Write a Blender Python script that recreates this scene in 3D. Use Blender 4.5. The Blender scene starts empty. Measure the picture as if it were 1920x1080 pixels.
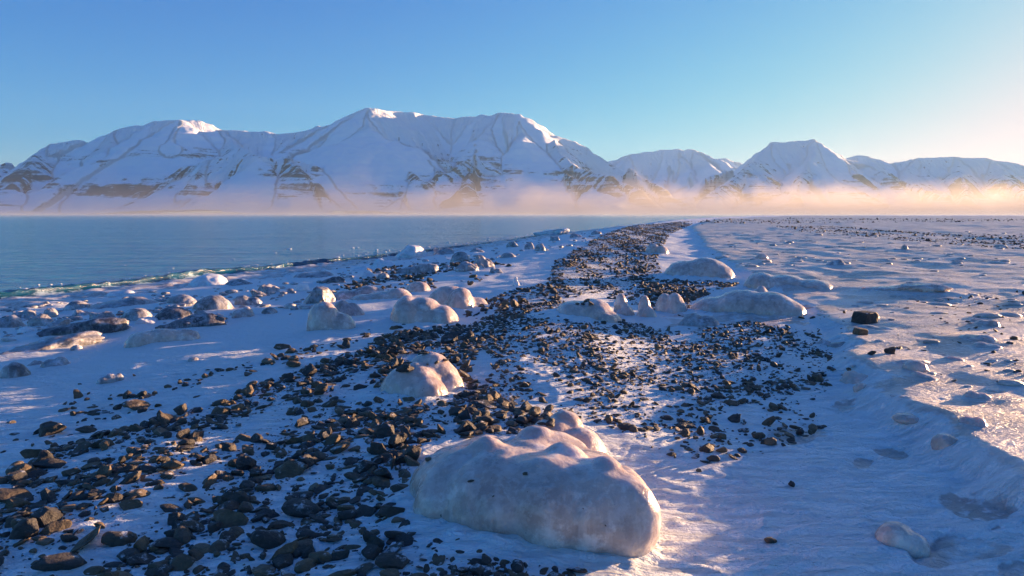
import bpy, math, random
import numpy as np
from mathutils import Vector, Matrix

# ------------------------------------------------------------------ camera, sky, sun, exposure
scene = bpy.context.scene
COL = scene.collection
CAM = np.array([0.0, 0.0, 2.8])
FPX = 1280.0                      # focal length in photo pixels (1920 wide)
PITCH = math.atan(140.0 / FPX)    # horizon lies at photo row 400
cam_d = bpy.data.cameras.new('camera')
cam_d.sensor_width = 36.0
cam_d.lens = 36.0 * FPX / 1920.0
cam_d.clip_start = 0.05
cam_d.clip_end = 60000
cam = bpy.data.objects.new('camera', cam_d)
COL.objects.link(cam)
cam.location = CAM
cam.rotation_euler = (math.pi / 2 - PITCH, 0, 0)
scene.camera = cam

SUN_AZ = math.radians(57.0)       # to the right of straight ahead
SUN_EL = math.radians(3.9)
world = bpy.data.worlds.new('World')
scene.world = world
world.use_nodes = True
wn = world.node_tree
bg = wn.nodes['Background']
sky = wn.nodes.new('ShaderNodeTexSky')
sky.sky_type = 'NISHITA'
sky.sun_disc = False
sky.sun_elevation = SUN_EL
sky.sun_rotation = SUN_AZ
sky.altitude = 0
sky.air_density = 0.8
sky.dust_density = 0.7
sky.ozone_density = 5.2
def sky_response(p, shoulder, gains, S):
    # the film's response: a little contrast, and a shoulder that keeps the bright part of the sky from clipping
    sep = wn.nodes.new('ShaderNodeSeparateColor'); com = wn.nodes.new('ShaderNodeCombineColor')
    wn.links.new(sky.outputs[0], sep.inputs[0])
    def m(op, a, b):
        n = wn.nodes.new('ShaderNodeMath'); n.operation = op
        for i, v in enumerate((a, b)):
            if isinstance(v, float): n.inputs[i].default_value = v
            else: wn.links.new(v, n.inputs[i])
        return n.outputs[0]
    for i in range(3):
        c = m('POWER', m('MULTIPLY', sep.outputs[i], S * gains[i]), p)
        k = m('POWER', m('ADD', m('POWER', m('DIVIDE', c, shoulder[i]), 3.0), 1.0), 1.0 / 3.0)
        wn.links.new(m('DIVIDE', m('DIVIDE', c, k), S), com.inputs[i])
    wn.links.new(com.outputs[0], bg.inputs['Color'])
sky_response(1.10, (0.54, 0.41, 0.435), (0.745, 0.625, 0.67), 0.46)
bg.inputs['Strength'].default_value = 0.15

sun_d = bpy.data.lights.new('sun', 'SUN')
sun_d.energy = 4.0
sun_d.angle = math.radians(0.55)
sun_d.color = (1.0, 0.60, 0.32)
sun = bpy.data.objects.new('sun', sun_d)
COL.objects.link(sun)
SUN_DIR = Vector((math.sin(SUN_AZ) * math.cos(SUN_EL), math.cos(SUN_AZ) * math.cos(SUN_EL), math.sin(SUN_EL)))
sun.rotation_euler = (-SUN_DIR).to_track_quat('-Z', 'Y').to_euler()
sun.location = (40, 26, 30)

scene.view_settings.view_transform = 'Standard'
scene.view_settings.look = 'None'
scene.view_settings.gamma = 1.0
scene.view_settings.use_curve_mapping = False
scene.view_settings.exposure = 2.5
scene.render.engine = 'CYCLES'
cy = scene.cycles
cy.use_denoising = True
cy.max_bounces = 6
cy.volume_bounces = 1
cy.transparent_max_bounces = 8
cy.volume_step_rate = 1.0
cy.volume_max_steps = 128

random.seed(7)
RNG = np.random.default_rng(11)

# ------------------------------------------------------------------ small maths
def _hash(ix, iy, iz, seed):
    h = (ix.astype(np.int64) * 374761393 + iy.astype(np.int64) * 668265263 + iz.astype(np.int64) * 2147483647 + seed * 1274126177) & 0xFFFFFFFF
    h = ((h ^ (h >> 13)) * 1274126177) & 0xFFFFFFFF
    h = ((h ^ (h >> 16)) * 2246822519) & 0xFFFFFFFF
    return ((h ^ (h >> 15)) & 0xFFFFFF) / float(0xFFFFFF)

def noise2(x, y, seed=0):
    x = np.asarray(x, float); y = np.asarray(y, float)
    ix = np.floor(x); iy = np.floor(y)
    fx = x - ix; fy = y - iy
    ux = fx * fx * fx * (fx * (fx * 6 - 15) + 10); uy = fy * fy * fy * (fy * (fy * 6 - 15) + 10)
    def g(dx, dy):
        a = _hash(ix + dx, iy + dy, ix * 0, seed) * 2 * math.pi
        return np.cos(a) * (fx - dx) + np.sin(a) * (fy - dy)
    a = g(0, 0); b = g(1, 0); c = g(0, 1); d = g(1, 1)
    return ((a + (b - a) * ux) * (1 - uy) + (c + (d - c) * ux) * uy) * 1.5

def noise3(p, seed=0):
    ip = np.floor(p); f = p - ip
    u = f * f * (3 - 2 * f)
    r = 0
    for dx in (0, 1):
        for dy in (0, 1):
            for dz in (0, 1):
                w = (u[:, 0] if dx else 1 - u[:, 0]) * (u[:, 1] if dy else 1 - u[:, 1]) * (u[:, 2] if dz else 1 - u[:, 2])
                r = r + w * _hash(ip[:, 0] + dx, ip[:, 1] + dy, ip[:, 2] + dz, seed)
    return r * 2 - 1

def fbm2(x, y, octv=4, seed=0, gain=0.5):
    r = 0; a = 1.0
    for k in range(octv):
        r = r + a * noise2(x * 2 ** k + 17.3 * k, y * 2 ** k - 9.1 * k, seed + k)
        a *= gain
    return r

def sstep(a, b, x):
    t = np.clip((x - a) / (b - a), 0, 1)
    return t * t * (3 - 2 * t)

def interp(x, pts):
    p = np.array(pts, float)
    return np.interp(x, p[:, 0], p[:, 1])

CP, SP = math.cos(PITCH), math.sin(PITCH)
def ray(u, v):
    a = (np.asarray(u, float) - 960) / FPX; b = (540 - np.asarray(v, float)) / FPX
    return np.stack([a, CP + b * SP, -SP + b * CP], -1)

def project(x, y, z):
    dx, dy, dz = x - CAM[0], y - CAM[1], z - CAM[2]
    w = dy * CP - dz * SP
    upc = dy * SP + dz * CP
    w = np.where(w < 0.05, 0.05, w)
    return 960 + FPX * dx / w, 540 - FPX * upc / w

def in_poly(u, v, poly):
    poly = np.array(poly, float); n = len(poly)
    r = np.zeros(np.shape(u), bool)
    j = n - 1
    for i in range(n):
        xi, yi = poly[i]; xj, yj = poly[j]
        c = ((yi > v) != (yj > v)) & (u < (xj - xi) * (v - yi) / (yj - yi + 1e-9) + xi)
        r ^= c
        j = i
    return r

# ------------------------------------------------------------------ ground shape
SHORE = [(-40, -46), (0, -27.5), (10, -22.5), (22, -16.8), (41, -8.3), (75, 1.5), (112, 12), (160, 27), (239, 58), (262, 90), (275, 160), (285, 300), (292, 500)]
CREST = [(-40, -6), (0, -0.9), (3, -0.6), (8, 0.2), (17, 1.2), (40, 5.2), (64, 11.5), (110, 27), (180, 57), (239, 88), (262, 130), (275, 220), (285, 360), (292, 560)]
CRESTH = [(-40, 1.2), (3, 1.2), (20, 1.28), (45, 1.5), (70, 1.62), (120, 1.8), (260, 2.05)]
SHEET = [(-40, 4.6), (0, 3.9), (3.0, 3.3), (3.8, 2.95), (4.8, 2.9), (5.65, 3.05), (7.7, 3.7), (9.6, 4.5), (12, 5.06), (16, 5.6), (27, 7.6), (60, 15.5), (120, 36), (240, 100), (292, 600)]

def sheet_d(x, y):
    return x - interp(y, SHEET) - 0.22 * noise2(x * 0.9, y * 0.9, 31) - 0.10 * noise2(x * 2.6, y * 2.6, 32)

def height(x, y, fine=True):
    x = np.asarray(x, float); y = np.asarray(y, float)
    xs = interp(y, SHORE) + 0.7 * noise2(x * 0.0 + 3.3, y * 0.16, 5) + 0.25 * noise2(y * 0 + 1.7, y * 0.7, 6)
    xc = interp(y, CREST); hc = interp(y, CRESTH)
    t = (x - xs) / np.maximum(xc - xs, 1.0)
    # beach face
    zb = hc * np.where(t < 0, t * 1.3, 0.05 * sstep(0, .05, t) + 0.35 * np.clip(t, 0, 1) + 0.60 * sstep(0.1, 1.02, t) ** 1.25)
    # a faint storm berm on the face, and a scarp at the swash line
    zb = zb + 0.10 * np.exp(-((t - 0.62) / 0.07) ** 2) * (y < 60)
    zb = np.maximum(zb, -2.5)
    # inland of the crest: a shallow snow trough, then the ice sheet
    r = x - xc
    dip = 0.10 * sstep(0.2, 1.6, r) * (1 - sstep(14, 30, y))
    sd = sheet_d(x, y)
    near = 1 - sstep(7, 11, y)
    up = sstep(-0.08, 0.32, sd) * (0.08 + 0.095 * near)
    inland = np.where(r > 0, -dip + up * (r > 0), 0)
    far = sstep(40, 200, y)
    zi = hc + inland * (1 - 0.7 * far) - np.where(r > 0, sstep(2, 40, r) * 0.12 * far, 0)
    z = np.where(t < 1, zb, zi)
    land = sstep(0.02, 0.10, t)
    belt = sstep(.03, .08, t) * (1 - sstep(.26, .42, t))      # the hummocky ice foot along the water
    z = z + belt * (0.15 * np.maximum(fbm2(x * 0.75, y * 0.62, 3, 21), 0) + 0.07 * np.maximum(noise2(x * 2.3, y * 2.0, 24), 0))
    # drifts and rough ice
    z = z + land * 0.045 * fbm2(x * 0.55, y * 0.45, 3, 12)
    z = z + land * 0.10 * noise2(x * 0.11, y * 0.09, 15) * sstep(12, 40, y)
    ic = sstep(0.0, 0.5, sd) * (r > 0)
    rough = 0.30 + 0.45 * sstep(8, 16, y)
    z = z + ic * rough * (0.038 * np.maximum(fbm2(x * 0.55, y * 1.1, 3, 40), -0.2) + 0.06 * np.maximum(noise2(x * 1.1 + 5, y * 1.5, 47) - 0.30, 0) + 0.036 * np.maximum(noise2(x * 1.9, y * 2.6, 44), 0) + 0.03 * np.maximum(noise2(x * 4.1, y * 5.2, 45) - 0.15, 0))
    # wind lip along the sheet edge
    z = z + near * 0.05 * np.exp(-((sd - 0.05) / 0.25) ** 2) * (r > 0) * (0.6 + noise2(x * 2.2, y * 2.2, 46))
    if fine:
        snow = (1 - ic) * land * (1 - sstep(7, 12, y))
        wx = x * 7 + 1.2 * noise2(x * 3, y * 3, 50)
        rp = 1 - np.abs(noise2(wx * 0.38 + y * 1.5, y * 7.5 + 1.5 * noise2(x * 2, y * 2, 51) - x * 1.6, 52)) * 2.2
        z = z + snow * 0.013 * np.clip(rp, 0, 1) ** 2
    return z

def ground(u, v):
    """where the sight line through photo pixel (u, v) meets the ground"""
    u = np.atleast_1d(np.asarray(u, float)); v = np.atleast_1d(np.asarray(v, float))
    d = ray(u, v)
    ts = np.geomspace(1.4, 420, 95)
    lo = np.full(u.shape, 420.0); hi = np.full(u.shape, 420.0); done = np.zeros(u.shape, bool)
    prev = ts[0]
    for t in ts:
        p = CAM + d * t
        below = (p[:, 2] < np.maximum(height(p[:, 0], p[:, 1], False), -0.02)) & ~done
        lo[below] = prev; hi[below] = t
        done |= below; prev = t
    for _ in range(11):
        m = 0.5 * (lo + hi)
        p = CAM + d * m[:, None]
        b = p[:, 2] < np.maximum(height(p[:, 0], p[:, 1], False), -0.02)
        hi = np.where(b, m, hi); lo = np.where(b, lo, m)
    p = CAM + d * hi[:, None]
    p[:, 2] = height(p[:, 0], p[:, 1])
    return p, done

# ------------------------------------------------------------------ mesh helpers
def mesh_np(name, verts, faces, smooth=True):
    me = bpy.data.meshes.new(name)
    verts = np.asarray(verts, np.float32); faces = np.asarray(faces, np.int32)
    n, k = faces.shape
    me.vertices.add(len(verts)); me.vertices.foreach_set('co', verts.ravel())
    me.loops.add(n * k); me.loops.foreach_set('vertex_index', faces.ravel())
    me.polygons.add(n)
    me.polygons.foreach_set('loop_start', np.arange(0, n * k, k, dtype=np.int32))
    me.polygons.foreach_set('loop_total', np.full(n, k, np.int32))
    me.polygons.foreach_set('use_smooth', np.full(n, smooth, bool))
    me.update(calc_edges=True)
    return me

def attr(me, name, vals):
    a = me.attributes.new(name, 'FLOAT', 'POINT')
    a.data.foreach_set('value', np.asarray(vals, np.float32))

def link(name, me, mat=None, kind=None, label=None, cat=None, group=None, parent=None):
    o = bpy.data.objects.new(name, me)
    COL.objects.link(o)
    if mat is not None and not me.materials: me.materials.append(mat)
    if kind: o['kind'] = kind
    if label: o['label'] = label
    if cat: o['category'] = cat
    if group: o['group'] = group
    if parent: o.parent = parent
    return o

def grid_faces(nx, ny):
    i = np.arange((nx - 1) * (ny - 1)); a = (i // (nx - 1)) * nx + i % (nx - 1)
    return np.stack([a, a + 1, a + nx + 1, a + nx], 1)

# ------------------------------------------------------------------ materials
class NT:
    def __init__(s, name):
        s.m = bpy.data.materials.new(name); s.m.use_nodes = True
        s.t = s.m.node_tree; s.b = s.t.nodes['Principled BSDF']; s.out = s.t.nodes['Material Output']
    def n(s, typ, **kw):
        o = s.t.nodes.new(typ)
        for k, v in kw.items(): setattr(o, k, v)
        return o
    def set(s, inp, v):
        if isinstance(v, bpy.types.NodeSocket): s.t.links.new(v, inp)
        else: inp.default_value = v
    def pos(s, scale=(1, 1, 1), obj=False):
        if obj: src = s.n('ShaderNodeTexCoord').outputs['Object']
        else: src = s.n('ShaderNodeNewGeometry').outputs['Position']
        mp = s.n('ShaderNodeMapping'); mp.inputs['Scale'].default_value = scale
        s.t.links.new(src, mp.inputs['Vector'])
        return mp.outputs[0]
    def noise(s, vec, scale, detail=4, rough=0.55, dist=0.0):
        o = s.n('ShaderNodeTexNoise')
        s.set(o.inputs['Vector'], vec); s.set(o.inputs['Scale'], scale); s.set(o.inputs['Detail'], detail)
        s.set(o.inputs['Roughness'], rough); s.set(o.inputs['Distortion'], dist)
        return o.outputs['Fac']
    def math(s, op, a, b=0.0, c=0.0, clamp=False):
        o = s.n('ShaderNodeMath', operation=op, use_clamp=clamp)
        s.set(o.inputs[0], a); s.set(o.inputs[1], b)
        if len(o.inputs) > 2: s.set(o.inputs[2], c)
        return o.outputs[0]
    def ss(s, x, a, b):
        o = s.n('ShaderNodeMapRange', interpolation_type='SMOOTHSTEP')
        s.set(o.inputs['Value'], x); s.set(o.inputs['From Min'], a); s.set(o.inputs['From Max'], b)
        return o.outputs[0]
    def mr(s, x, a, b, c, d):
        o = s.n('ShaderNodeMapRange')
        s.set(o.inputs['Value'], x); s.set(o.inputs['From Min'], a); s.set(o.inputs['From Max'], b)
        s.set(o.inputs['To Min'], c); s.set(o.inputs['To Max'], d)
        return o.outputs[0]
    def mix(s, f, a, b):
        o = s.n('ShaderNodeMix', data_type='RGBA')
        s.set(o.inputs[0], f)
        for i, v in ((6, a), (7, b)):
            s.set(o.inputs[i], v if isinstance(v, bpy.types.NodeSocket) else (*v, 1.0))
        return o.outputs[2]
    def attr(s, name):
        o = s.n('ShaderNodeAttribute'); o.attribute_name = name
        return o.outputs['Fac']
    def bump(s, h, strength, dist, prev=None):
        o = s.n('ShaderNodeBump')
        s.set(o.inputs['Strength'], strength); s.set(o.inputs['Distance'], dist); s.set(o.inputs['Height'], h)
        if prev is not None: s.t.links.new(prev, o.inputs['Normal'])
        return o.outputs[0]
    def p(s, **kw):
        for k, v in kw.items():
            k = {'base': 'Base Color', 'rough': 'Roughness', 'normal': 'Normal', 'spec': 'Specular IOR Level', 'ior': 'IOR',
                 'sss': 'Subsurface Weight', 'sssr': 'Subsurface Radius', 'ssss': 'Subsurface Scale', 'coat': 'Coat Weight', 'coatr': 'Coat Roughness', 'trans': 'Transmission Weight'}[k]
            if k == 'Base Color' and not isinstance(v, bpy.types.NodeSocket): v = (*v, 1.0)
            s.set(s.b.inputs[k], v)
        return s.m

def mat_ground():
    t = NT('snow_and_ice_ground')
    P = t.pos()
    ice = t.attr('ice'); grit = t.attr('grit')
    n1 = t.noise(P, 3.5, 6, 0.6); n2 = t.noise(P, 16, 5, 0.6); n3 = t.noise(P, 70, 3, 0.6)
    n4 = t.noise(t.pos((0.5, 1.1, 1)), 1.3, 6, 0.65)
    icem = t.ss(t.math('ADD', ice, t.math('MULTIPLY', t.math('SUBTRACT', n1, 0.5), 1.1)), 0.40, 0.62)
    snowc = t.mix(n2, (0.82, 0.90, 0.93), (0.88, 0.94, 0.96))
    icec = t.mix(t.ss(n4, 0.36, 0.66), (0.40, 0.355, 0.335), (0.72, 0.67, 0.635))
    icec = t.mix(t.ss(n2, 0.50, 0.72), icec, (0.80, 0.79, 0.80))
    c = t.mix(icem, snowc, icec)
    gm = t.ss(t.math('ADD', grit, t.math('MULTIPLY', t.math('SUBTRACT', n2, 0.5), 1.5)), 0.52, 0.66)
    c = t.mix(gm, c, t.mix(n3, (0.015, 0.014, 0.014), (0.10, 0.085, 0.07)))
    rough = t.mr(icem, 0, 1, 0.62, 0.42)
    rough = t.math('ADD', rough, t.math('MULTIPLY', gm, 0.3))
    b = t.bump(n3, 0.6, 0.016)
    b = t.bump(n2, 0.8, 0.04, b)
    # wind ripples, finer than the mesh
    rip = t.noise(t.pos((4, 13, 5)), 1.0, 5, 0.6, 1.4)
    b = t.bump(rip, t.math('SUBTRACT', 1.0, t.math('MULTIPLY', icem, 0.55)), 0.075, b)
    return t.p(base=c, rough=rough, normal=b, sss=0.12, ssss=0.03, sssr=(1.0, 1.1, 1.3))

def mat_mountain():
    t = NT('snowy_rock_mountain')
    rock = t.attr('rock')
    P = t.pos((1, 1, 2.2))
    n1 = t.noise(P, 0.012, 7, 0.65); n2 = t.noise(P, 0.05, 5, 0.65)
    n5 = t.noise(t.pos((0.004, 0.004, 0.075)), 1.0, 5, 0.6)
    cx = t.n('ShaderNodeCombineXYZ'); t.set(cx.inputs[0], t.math('MULTIPLY', t.attr('along'), 0.030)); t.set(cx.inputs[1], t.math('MULTIPLY', t.attr('down'), 0.0042))
    rib = t.noise(cx.outputs[0], 1.0, 6, 0.62, 0.3)
    m = t.math('ADD', rock, t.math('MULTIPLY', t.math('SUBTRACT', n1, 0.5), 0.6))
    m = t.math('ADD', m, t.math('MULTIPLY', t.math('SUBTRACT', n2, 0.5), 0.6))
    m = t.math('ADD', m, t.math('MULTIPLY', t.math('SUBTRACT', n5, 0.5), 1.2))
    m = t.math('ADD', m, t.math('MULTIPLY', t.math('SUBTRACT', rib, 0.5), 2.6))
    m = t.math('MULTIPLY', t.ss(m, 0.46, 0.82), 0.92)
    c = t.mix(m, (0.90, 0.94, 0.97), t.mix(n2, (0.06, 0.048, 0.052), (0.13, 0.105, 0.105)))
    b = t.bump(rib, 0.75, 55)
    b = t.bump(n2, 0.4, 12, b)
    return t.p(base=c, rough=0.85, normal=b, spec=0.1)

def mat_water():
    t = NT('sea_water')
    a = t.noise(t.pos((0.55, 1.0, 1)), 1.1, 5, 0.6, 0.6); b2 = t.noise(t.pos((0.05, 0.10, 1)), 1.0, 4, 0.6)
    b3 = t.noise(t.pos((0.006, 0.02, 1)), 1.0, 3, 0.5)
    nb = t.bump(a, t.mr(b3, 0.3, 0.7, 0.5, 1.0), 0.45)
    nb = t.bump(b2, 0.6, 1.6, nb)
    return t.p(base=(0.04, 0.30, 0.39), rough=0.14, ior=1.33, normal=nb)

def mat_wave():
    t = NT('breaking_wave_water')
    P = t.pos((1, 1, 1.6))
    f = t.attr('foam')
    n1 = t.noise(P, 5.5, 7, 0.68, 0.5); n2 = t.noise(P, 22, 4, 0.65)
    m = t.ss(t.math('ADD', f, t.math('MULTIPLY', t.math('SUBTRACT', n1, 0.5), 1.7)), 0.60, 0.95)
    c = t.mix(m, t.mix(n1, (0.0, 0.04, 0.10), (0.0, 0.10, 0.20)), (0.40, 0.54, 0.62))
    nb = t.bump(n1, 0.6, 0.10); nb = t.bump(n2, 0.4, 0.03, nb)
    return t.p(base=c, rough=t.mr(m, 0, 1, 0.12, 0.7), normal=nb)

def mat_ice(name, dark, mid, pale, rough=0.28, speck=0.0, sss=0.25):
    t = NT(name)
    P = t.pos(obj=False)
    n1 = t.noise(P, 2.6, 5, 0.62, 0.3); n2 = t.noise(P, 9, 6, 0.65); n3 = t.noise(P, 55, 3, 0.6)
    # drips run downwards
    nd = t.noise(t.pos((22, 22, 3.2)), 1.0, 4, 0.6)
    c = t.mix(t.ss(n1, 0.34, 0.62), dark, mid)
    c = t.mix(t.math('MULTIPLY', t.ss(n2, 0.42, 0.75), 0.7), c, pale)
    c = t.mix(t.math('MULTIPLY', t.ss(nd, 0.48, 0.72), 0.5), c, pale)
    # cloudy white frost and clear darker windows in the ice
    n4 = t.noise(P, 5.0, 7, 0.7, 0.15)
    c = t.mix(t.math('MULTIPLY', t.ss(n4, 0.52, 0.66), 0.65), c, tuple(min(0.9, x * 1.3) for x in pale))
    c = t.mix(t.math('MULTIPLY', t.ss(n4, 0.46, 0.34), 0.45), c, tuple(x * 0.75 for x in dark))
    sp = t.ss(t.noise(P, 34, 2, 0.5), 0.73, 0.78)
    if speck: c = t.mix(t.math('MULTIPLY', sp, speck), c, (0.03, 0.025, 0.02))
    b = t.bump(n3, 0.25, 0.008); b = t.bump(n2, 0.35, 0.04, b); b = t.bump(nd, 0.28, 0.022, b)
    return t.p(base=c, rough=t.mr(n2, 0.3, 0.7, rough - 0.10, rough + 0.22), normal=b, sss=sss, ssss=0.08, sssr=(1.0, 0.8, 0.65), coat=0.15, coatr=0.12)

def mat_stone():
    t = NT('beach_stone')
    P = t.pos(); tint = t.attr('tint')
    rnd = t.n('ShaderNodeObjectInfo').outputs['Random']
    v = t.math('FRACT', t.math('ADD', tint, rnd))
    n1 = t.noise(P, 14, 6, 0.65); n2 = t.noise(P, 60, 5, 0.7); n3 = t.noise(P, 190, 3, 0.6)
    c = t.mix(t.ss(v, 0.15, 0.85), (0.048, 0.046, 0.045), (0.16, 0.112, 0.062))
    c = t.mix(t.ss(v, 0.86, 0.95), c, (0.21, 0.155, 0.10))
    c = t.mix(t.math('MULTIPLY', t.ss(n1, 0.35, 0.7), 0.6), c, (0.030, 0.028, 0.026))
    c = t.mix(t.math('MULTIPLY', t.ss(n2, 0.55, 0.75), 0.35), c, (0.20, 0.17, 0.13))
    nz = t.n('ShaderNodeSeparateXYZ'); t.t.links.new(t.n('ShaderNodeNewGeometry').outputs['Normal'], nz.inputs[0])
    fr = t.math('MULTIPLY', t.ss(nz.outputs[2], 0.55, 0.95), t.ss(t.noise(P, 11, 6, 0.7), 0.56, 0.66))
    c = t.mix(t.math('MULTIPLY', fr, 0.75), c, (0.75, 0.78, 0.82))
    b = t.bump(n2, 0.7, 0.016); b = t.bump(n3, 0.5, 0.005, b); b = t.bump(n1, 0.6, 0.04, b)
    return t.p(base=c, rough=t.mr(n1, 0.3, 0.7, 0.5, 0.8), normal=b)

M_GROUND = mat_ground(); M_MTN = mat_mountain(); M_WATER = mat_water(); M_WAVE = mat_wave(); M_STONE = mat_stone()
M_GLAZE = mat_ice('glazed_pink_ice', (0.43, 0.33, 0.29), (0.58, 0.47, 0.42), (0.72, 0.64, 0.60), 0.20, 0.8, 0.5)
M_GREYICE = mat_ice('grey_shore_ice', (0.13, 0.12, 0.12), (0.34, 0.32, 0.32), (0.62, 0.63, 0.67), 0.34, 0.4)
M_WHITEICE = mat_ice('white_shore_ice', (0.58, 0.60, 0.64), (0.76, 0.78, 0.82), (0.86, 0.87, 0.89), 0.42, 0.0)
M_SLAB = mat_ice('dark_frosted_slab', (0.035, 0.032, 0.035), (0.12, 0.11, 0.115), (0.42, 0.42, 0.45), 0.42, 0.0, 0.0)

# ------------------------------------------------------------------ the ground
GRAVEL = {   # photo outlines of the gravel, turned into patches on the ground: polygon, number, size range, weight of clumping, grit
    'near':  ([(-40, 985), (0, 905), (60, 850), (250, 800), (370, 765), (480, 720), (560, 690), (660, 660), (740, 622), (870, 610), (905, 640), (880, 700), (960, 760), (1040, 790), (980, 812), (790, 830), (762, 900), (770, 1000), (860, 1110), (-40, 1110)], 8500, (0.007, 0.084), 0.6, 0.38),
    'front': ([(770, 1000), (1000, 1062), (1090, 1066), (1060, 1110), (800, 1110)], 260, (0.012, 0.055), 0.6, 0.25),
    'ridge': ([(1040, 490), (1130, 440), (1180, 424), (1275, 416), (1300, 420), (1255, 440), (1240, 470), (1232, 490), (1245, 520), (1150, 545), (1050, 562), (990, 590), (955, 582), (1025, 530)], 12500, (0.02, 0.09), 0.75, 0.52),
    'mid':   ([(870, 612), (960, 575), (1050, 562), (1160, 600), (1260, 622), (1400, 602), (1535, 622), (1575, 690), (1480, 742), (1380, 762), (1300, 800), (1200, 812), (1130, 792), (1010, 792), (900, 740), (930, 680)], 9500, (0.007, 0.056), 0.45, 0.18),
    'saddle': ([(1150, 545), (1245, 520), (1390, 532), (1300, 562), (1290, 600), (1140, 560)], 2000, (0.015, 0.09), 0.5, 0.3),
    'tail':  ([(1120, 792), (1560, 690), (1545, 800), (1450, 850), (1290, 872)], 420, (0.01, 0.07), 0.8, 0.0),
    'berm':  ([(100, 740), (180, 700), (420, 690), (640, 636), (700, 600), (720, 610), (640, 660), (420, 712), (200, 775), (110, 770)], 130, (0.02, 0.08), 1.0, 0.0),
    'left':  ([(0, 770), (260, 730), (420, 740), (240, 800), (60, 850), (0, 890)], 45, (0.02, 0.08), 0.8, 0.0),
    'shore': ([(630, 545), (720, 500), (900, 488), (965, 500), (900, 532), (820, 545)], 900, (0.04, 0.13), 1.0, 0.25),
    'upper': ([(870, 580), (960, 545), (1030, 530), (990, 590), (880, 612), (700, 622), (690, 600), (800, 612)], 420, (0.025, 0.09), 1.0, 0.15),
    'plain': ([(1380, 600), (1920, 540), (1960, 560), (1960, 720), (1600, 760), (1570, 690)], 170, (0.015, 0.06), 0.7, 0.0),
    'bands': ([(1450, 424), (1560, 424), (1700, 434), (1940, 444), (1940, 470), (1700, 452), (1500, 434)], 1700, (0.03, 0.11), 1.0, 0.0),
    'rim':   ([(1275, 415), (1500, 409), (1940, 411), (1940, 415), (1400, 420), (1290, 421)], 1500, (0.05, 0.2), 1.0, 0.1),
}
ICE_PATCH = [(1493, 815, 60, 19), (1588, 759, 26, 15), (1620, 862, 30, 14), (1672, 846, 30, 12), (1840, 950, 90, 30), (1800, 1030, 85, 28), (1690, 1010, 55, 26), (1905, 1065, 60, 22), (1300, 605, 60, 14), (1410, 600, 130, 12)]

def build_ground():
    ys = [-30, -18, -10, -5, -2, 0, 1.0]; y = 1.6
    while y < 296:
        ys.append(y); y += max(0.017, 0.0078 * y)
    ys += [300, 330, 400]
    xs = [0.0]; x = 0.0
    while x < 640:
        x += max(0.021, 0.0125 * abs(x)) if x < 60 else 0.03 * x
        xs.append(x)
    xs = np.array(xs); xs = np.concatenate([-xs[xs < 60][:0:-1], xs])
    ys = np.array(ys)
    X, Y = np.meshgrid(xs, ys)
    X = X.ravel(); Y = Y.ravel()
    Z = height(X, Y)
    u, v = project(X, Y, Z)
    ice = sstep(-0.05, 0.5, sheet_d(X, Y)) * (X > interp(Y, CREST))
    for (pu, pv, a, b) in ICE_PATCH:
        q = ((u - pu) / a) ** 2 + ((v - pv) / b) ** 2
        q = q * np.clip(1 + 1.3 * fbm2(X * 3.1, Y * 3.1, 3, 88), 0.5, 3) + 0.2 * noise2(X * 11, Y * 11, 89)
        k = (1 - sstep(0.55, 1.1, q)) * (Y > 1.2)
        ice = np.maximum(ice, k * 0.6)
        Z = Z - 0.022 * k * (Y < 6)
    tt = (X - interp(Y, SHORE)) / np.maximum(interp(Y, CREST) - interp(Y, SHORE), 1)
    ice = np.maximum(ice, 0.60 * sstep(0.0, 0.05, tt) * (1 - sstep(0.22, 0.42, tt)))
    grit = np.zeros(len(X))
    for poly, n, sz, cl, g in GRAVEL.values():
        if g: grit = np.maximum(grit, np.where(in_poly(u, v, poly) & (Y > 1.2), g, 0))
    G = grit.reshape(len(ys), len(xs))      # soften the outlines
    for _ in range(3):
        G[1:-1, 1:-1] = (G[1:-1, 1:-1] * 2 + G[2:, 1:-1] + G[:-2, 1:-1] + G[1:-1, 2:] + G[1:-1, :-2]) / 6
    f = grid_faces(len(xs), len(ys))
    keep = (Z[f] > -1.9).any(1)
    f = f[keep]
    used = np.unique(f); remap = np.full(len(X), -1); remap[used] = np.arange(len(used))
    me = mesh_np('ground', np.stack([X, Y, Z], 1)[used], remap[f])
    attr(me, 'ice', ice[used]); attr(me, 'grit', G.ravel()[used])
    link('snowy_beach_ground', me, M_GROUND, 'structure', 'snow and ice covered shingle beach curving to the right horizon')
build_ground()

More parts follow.
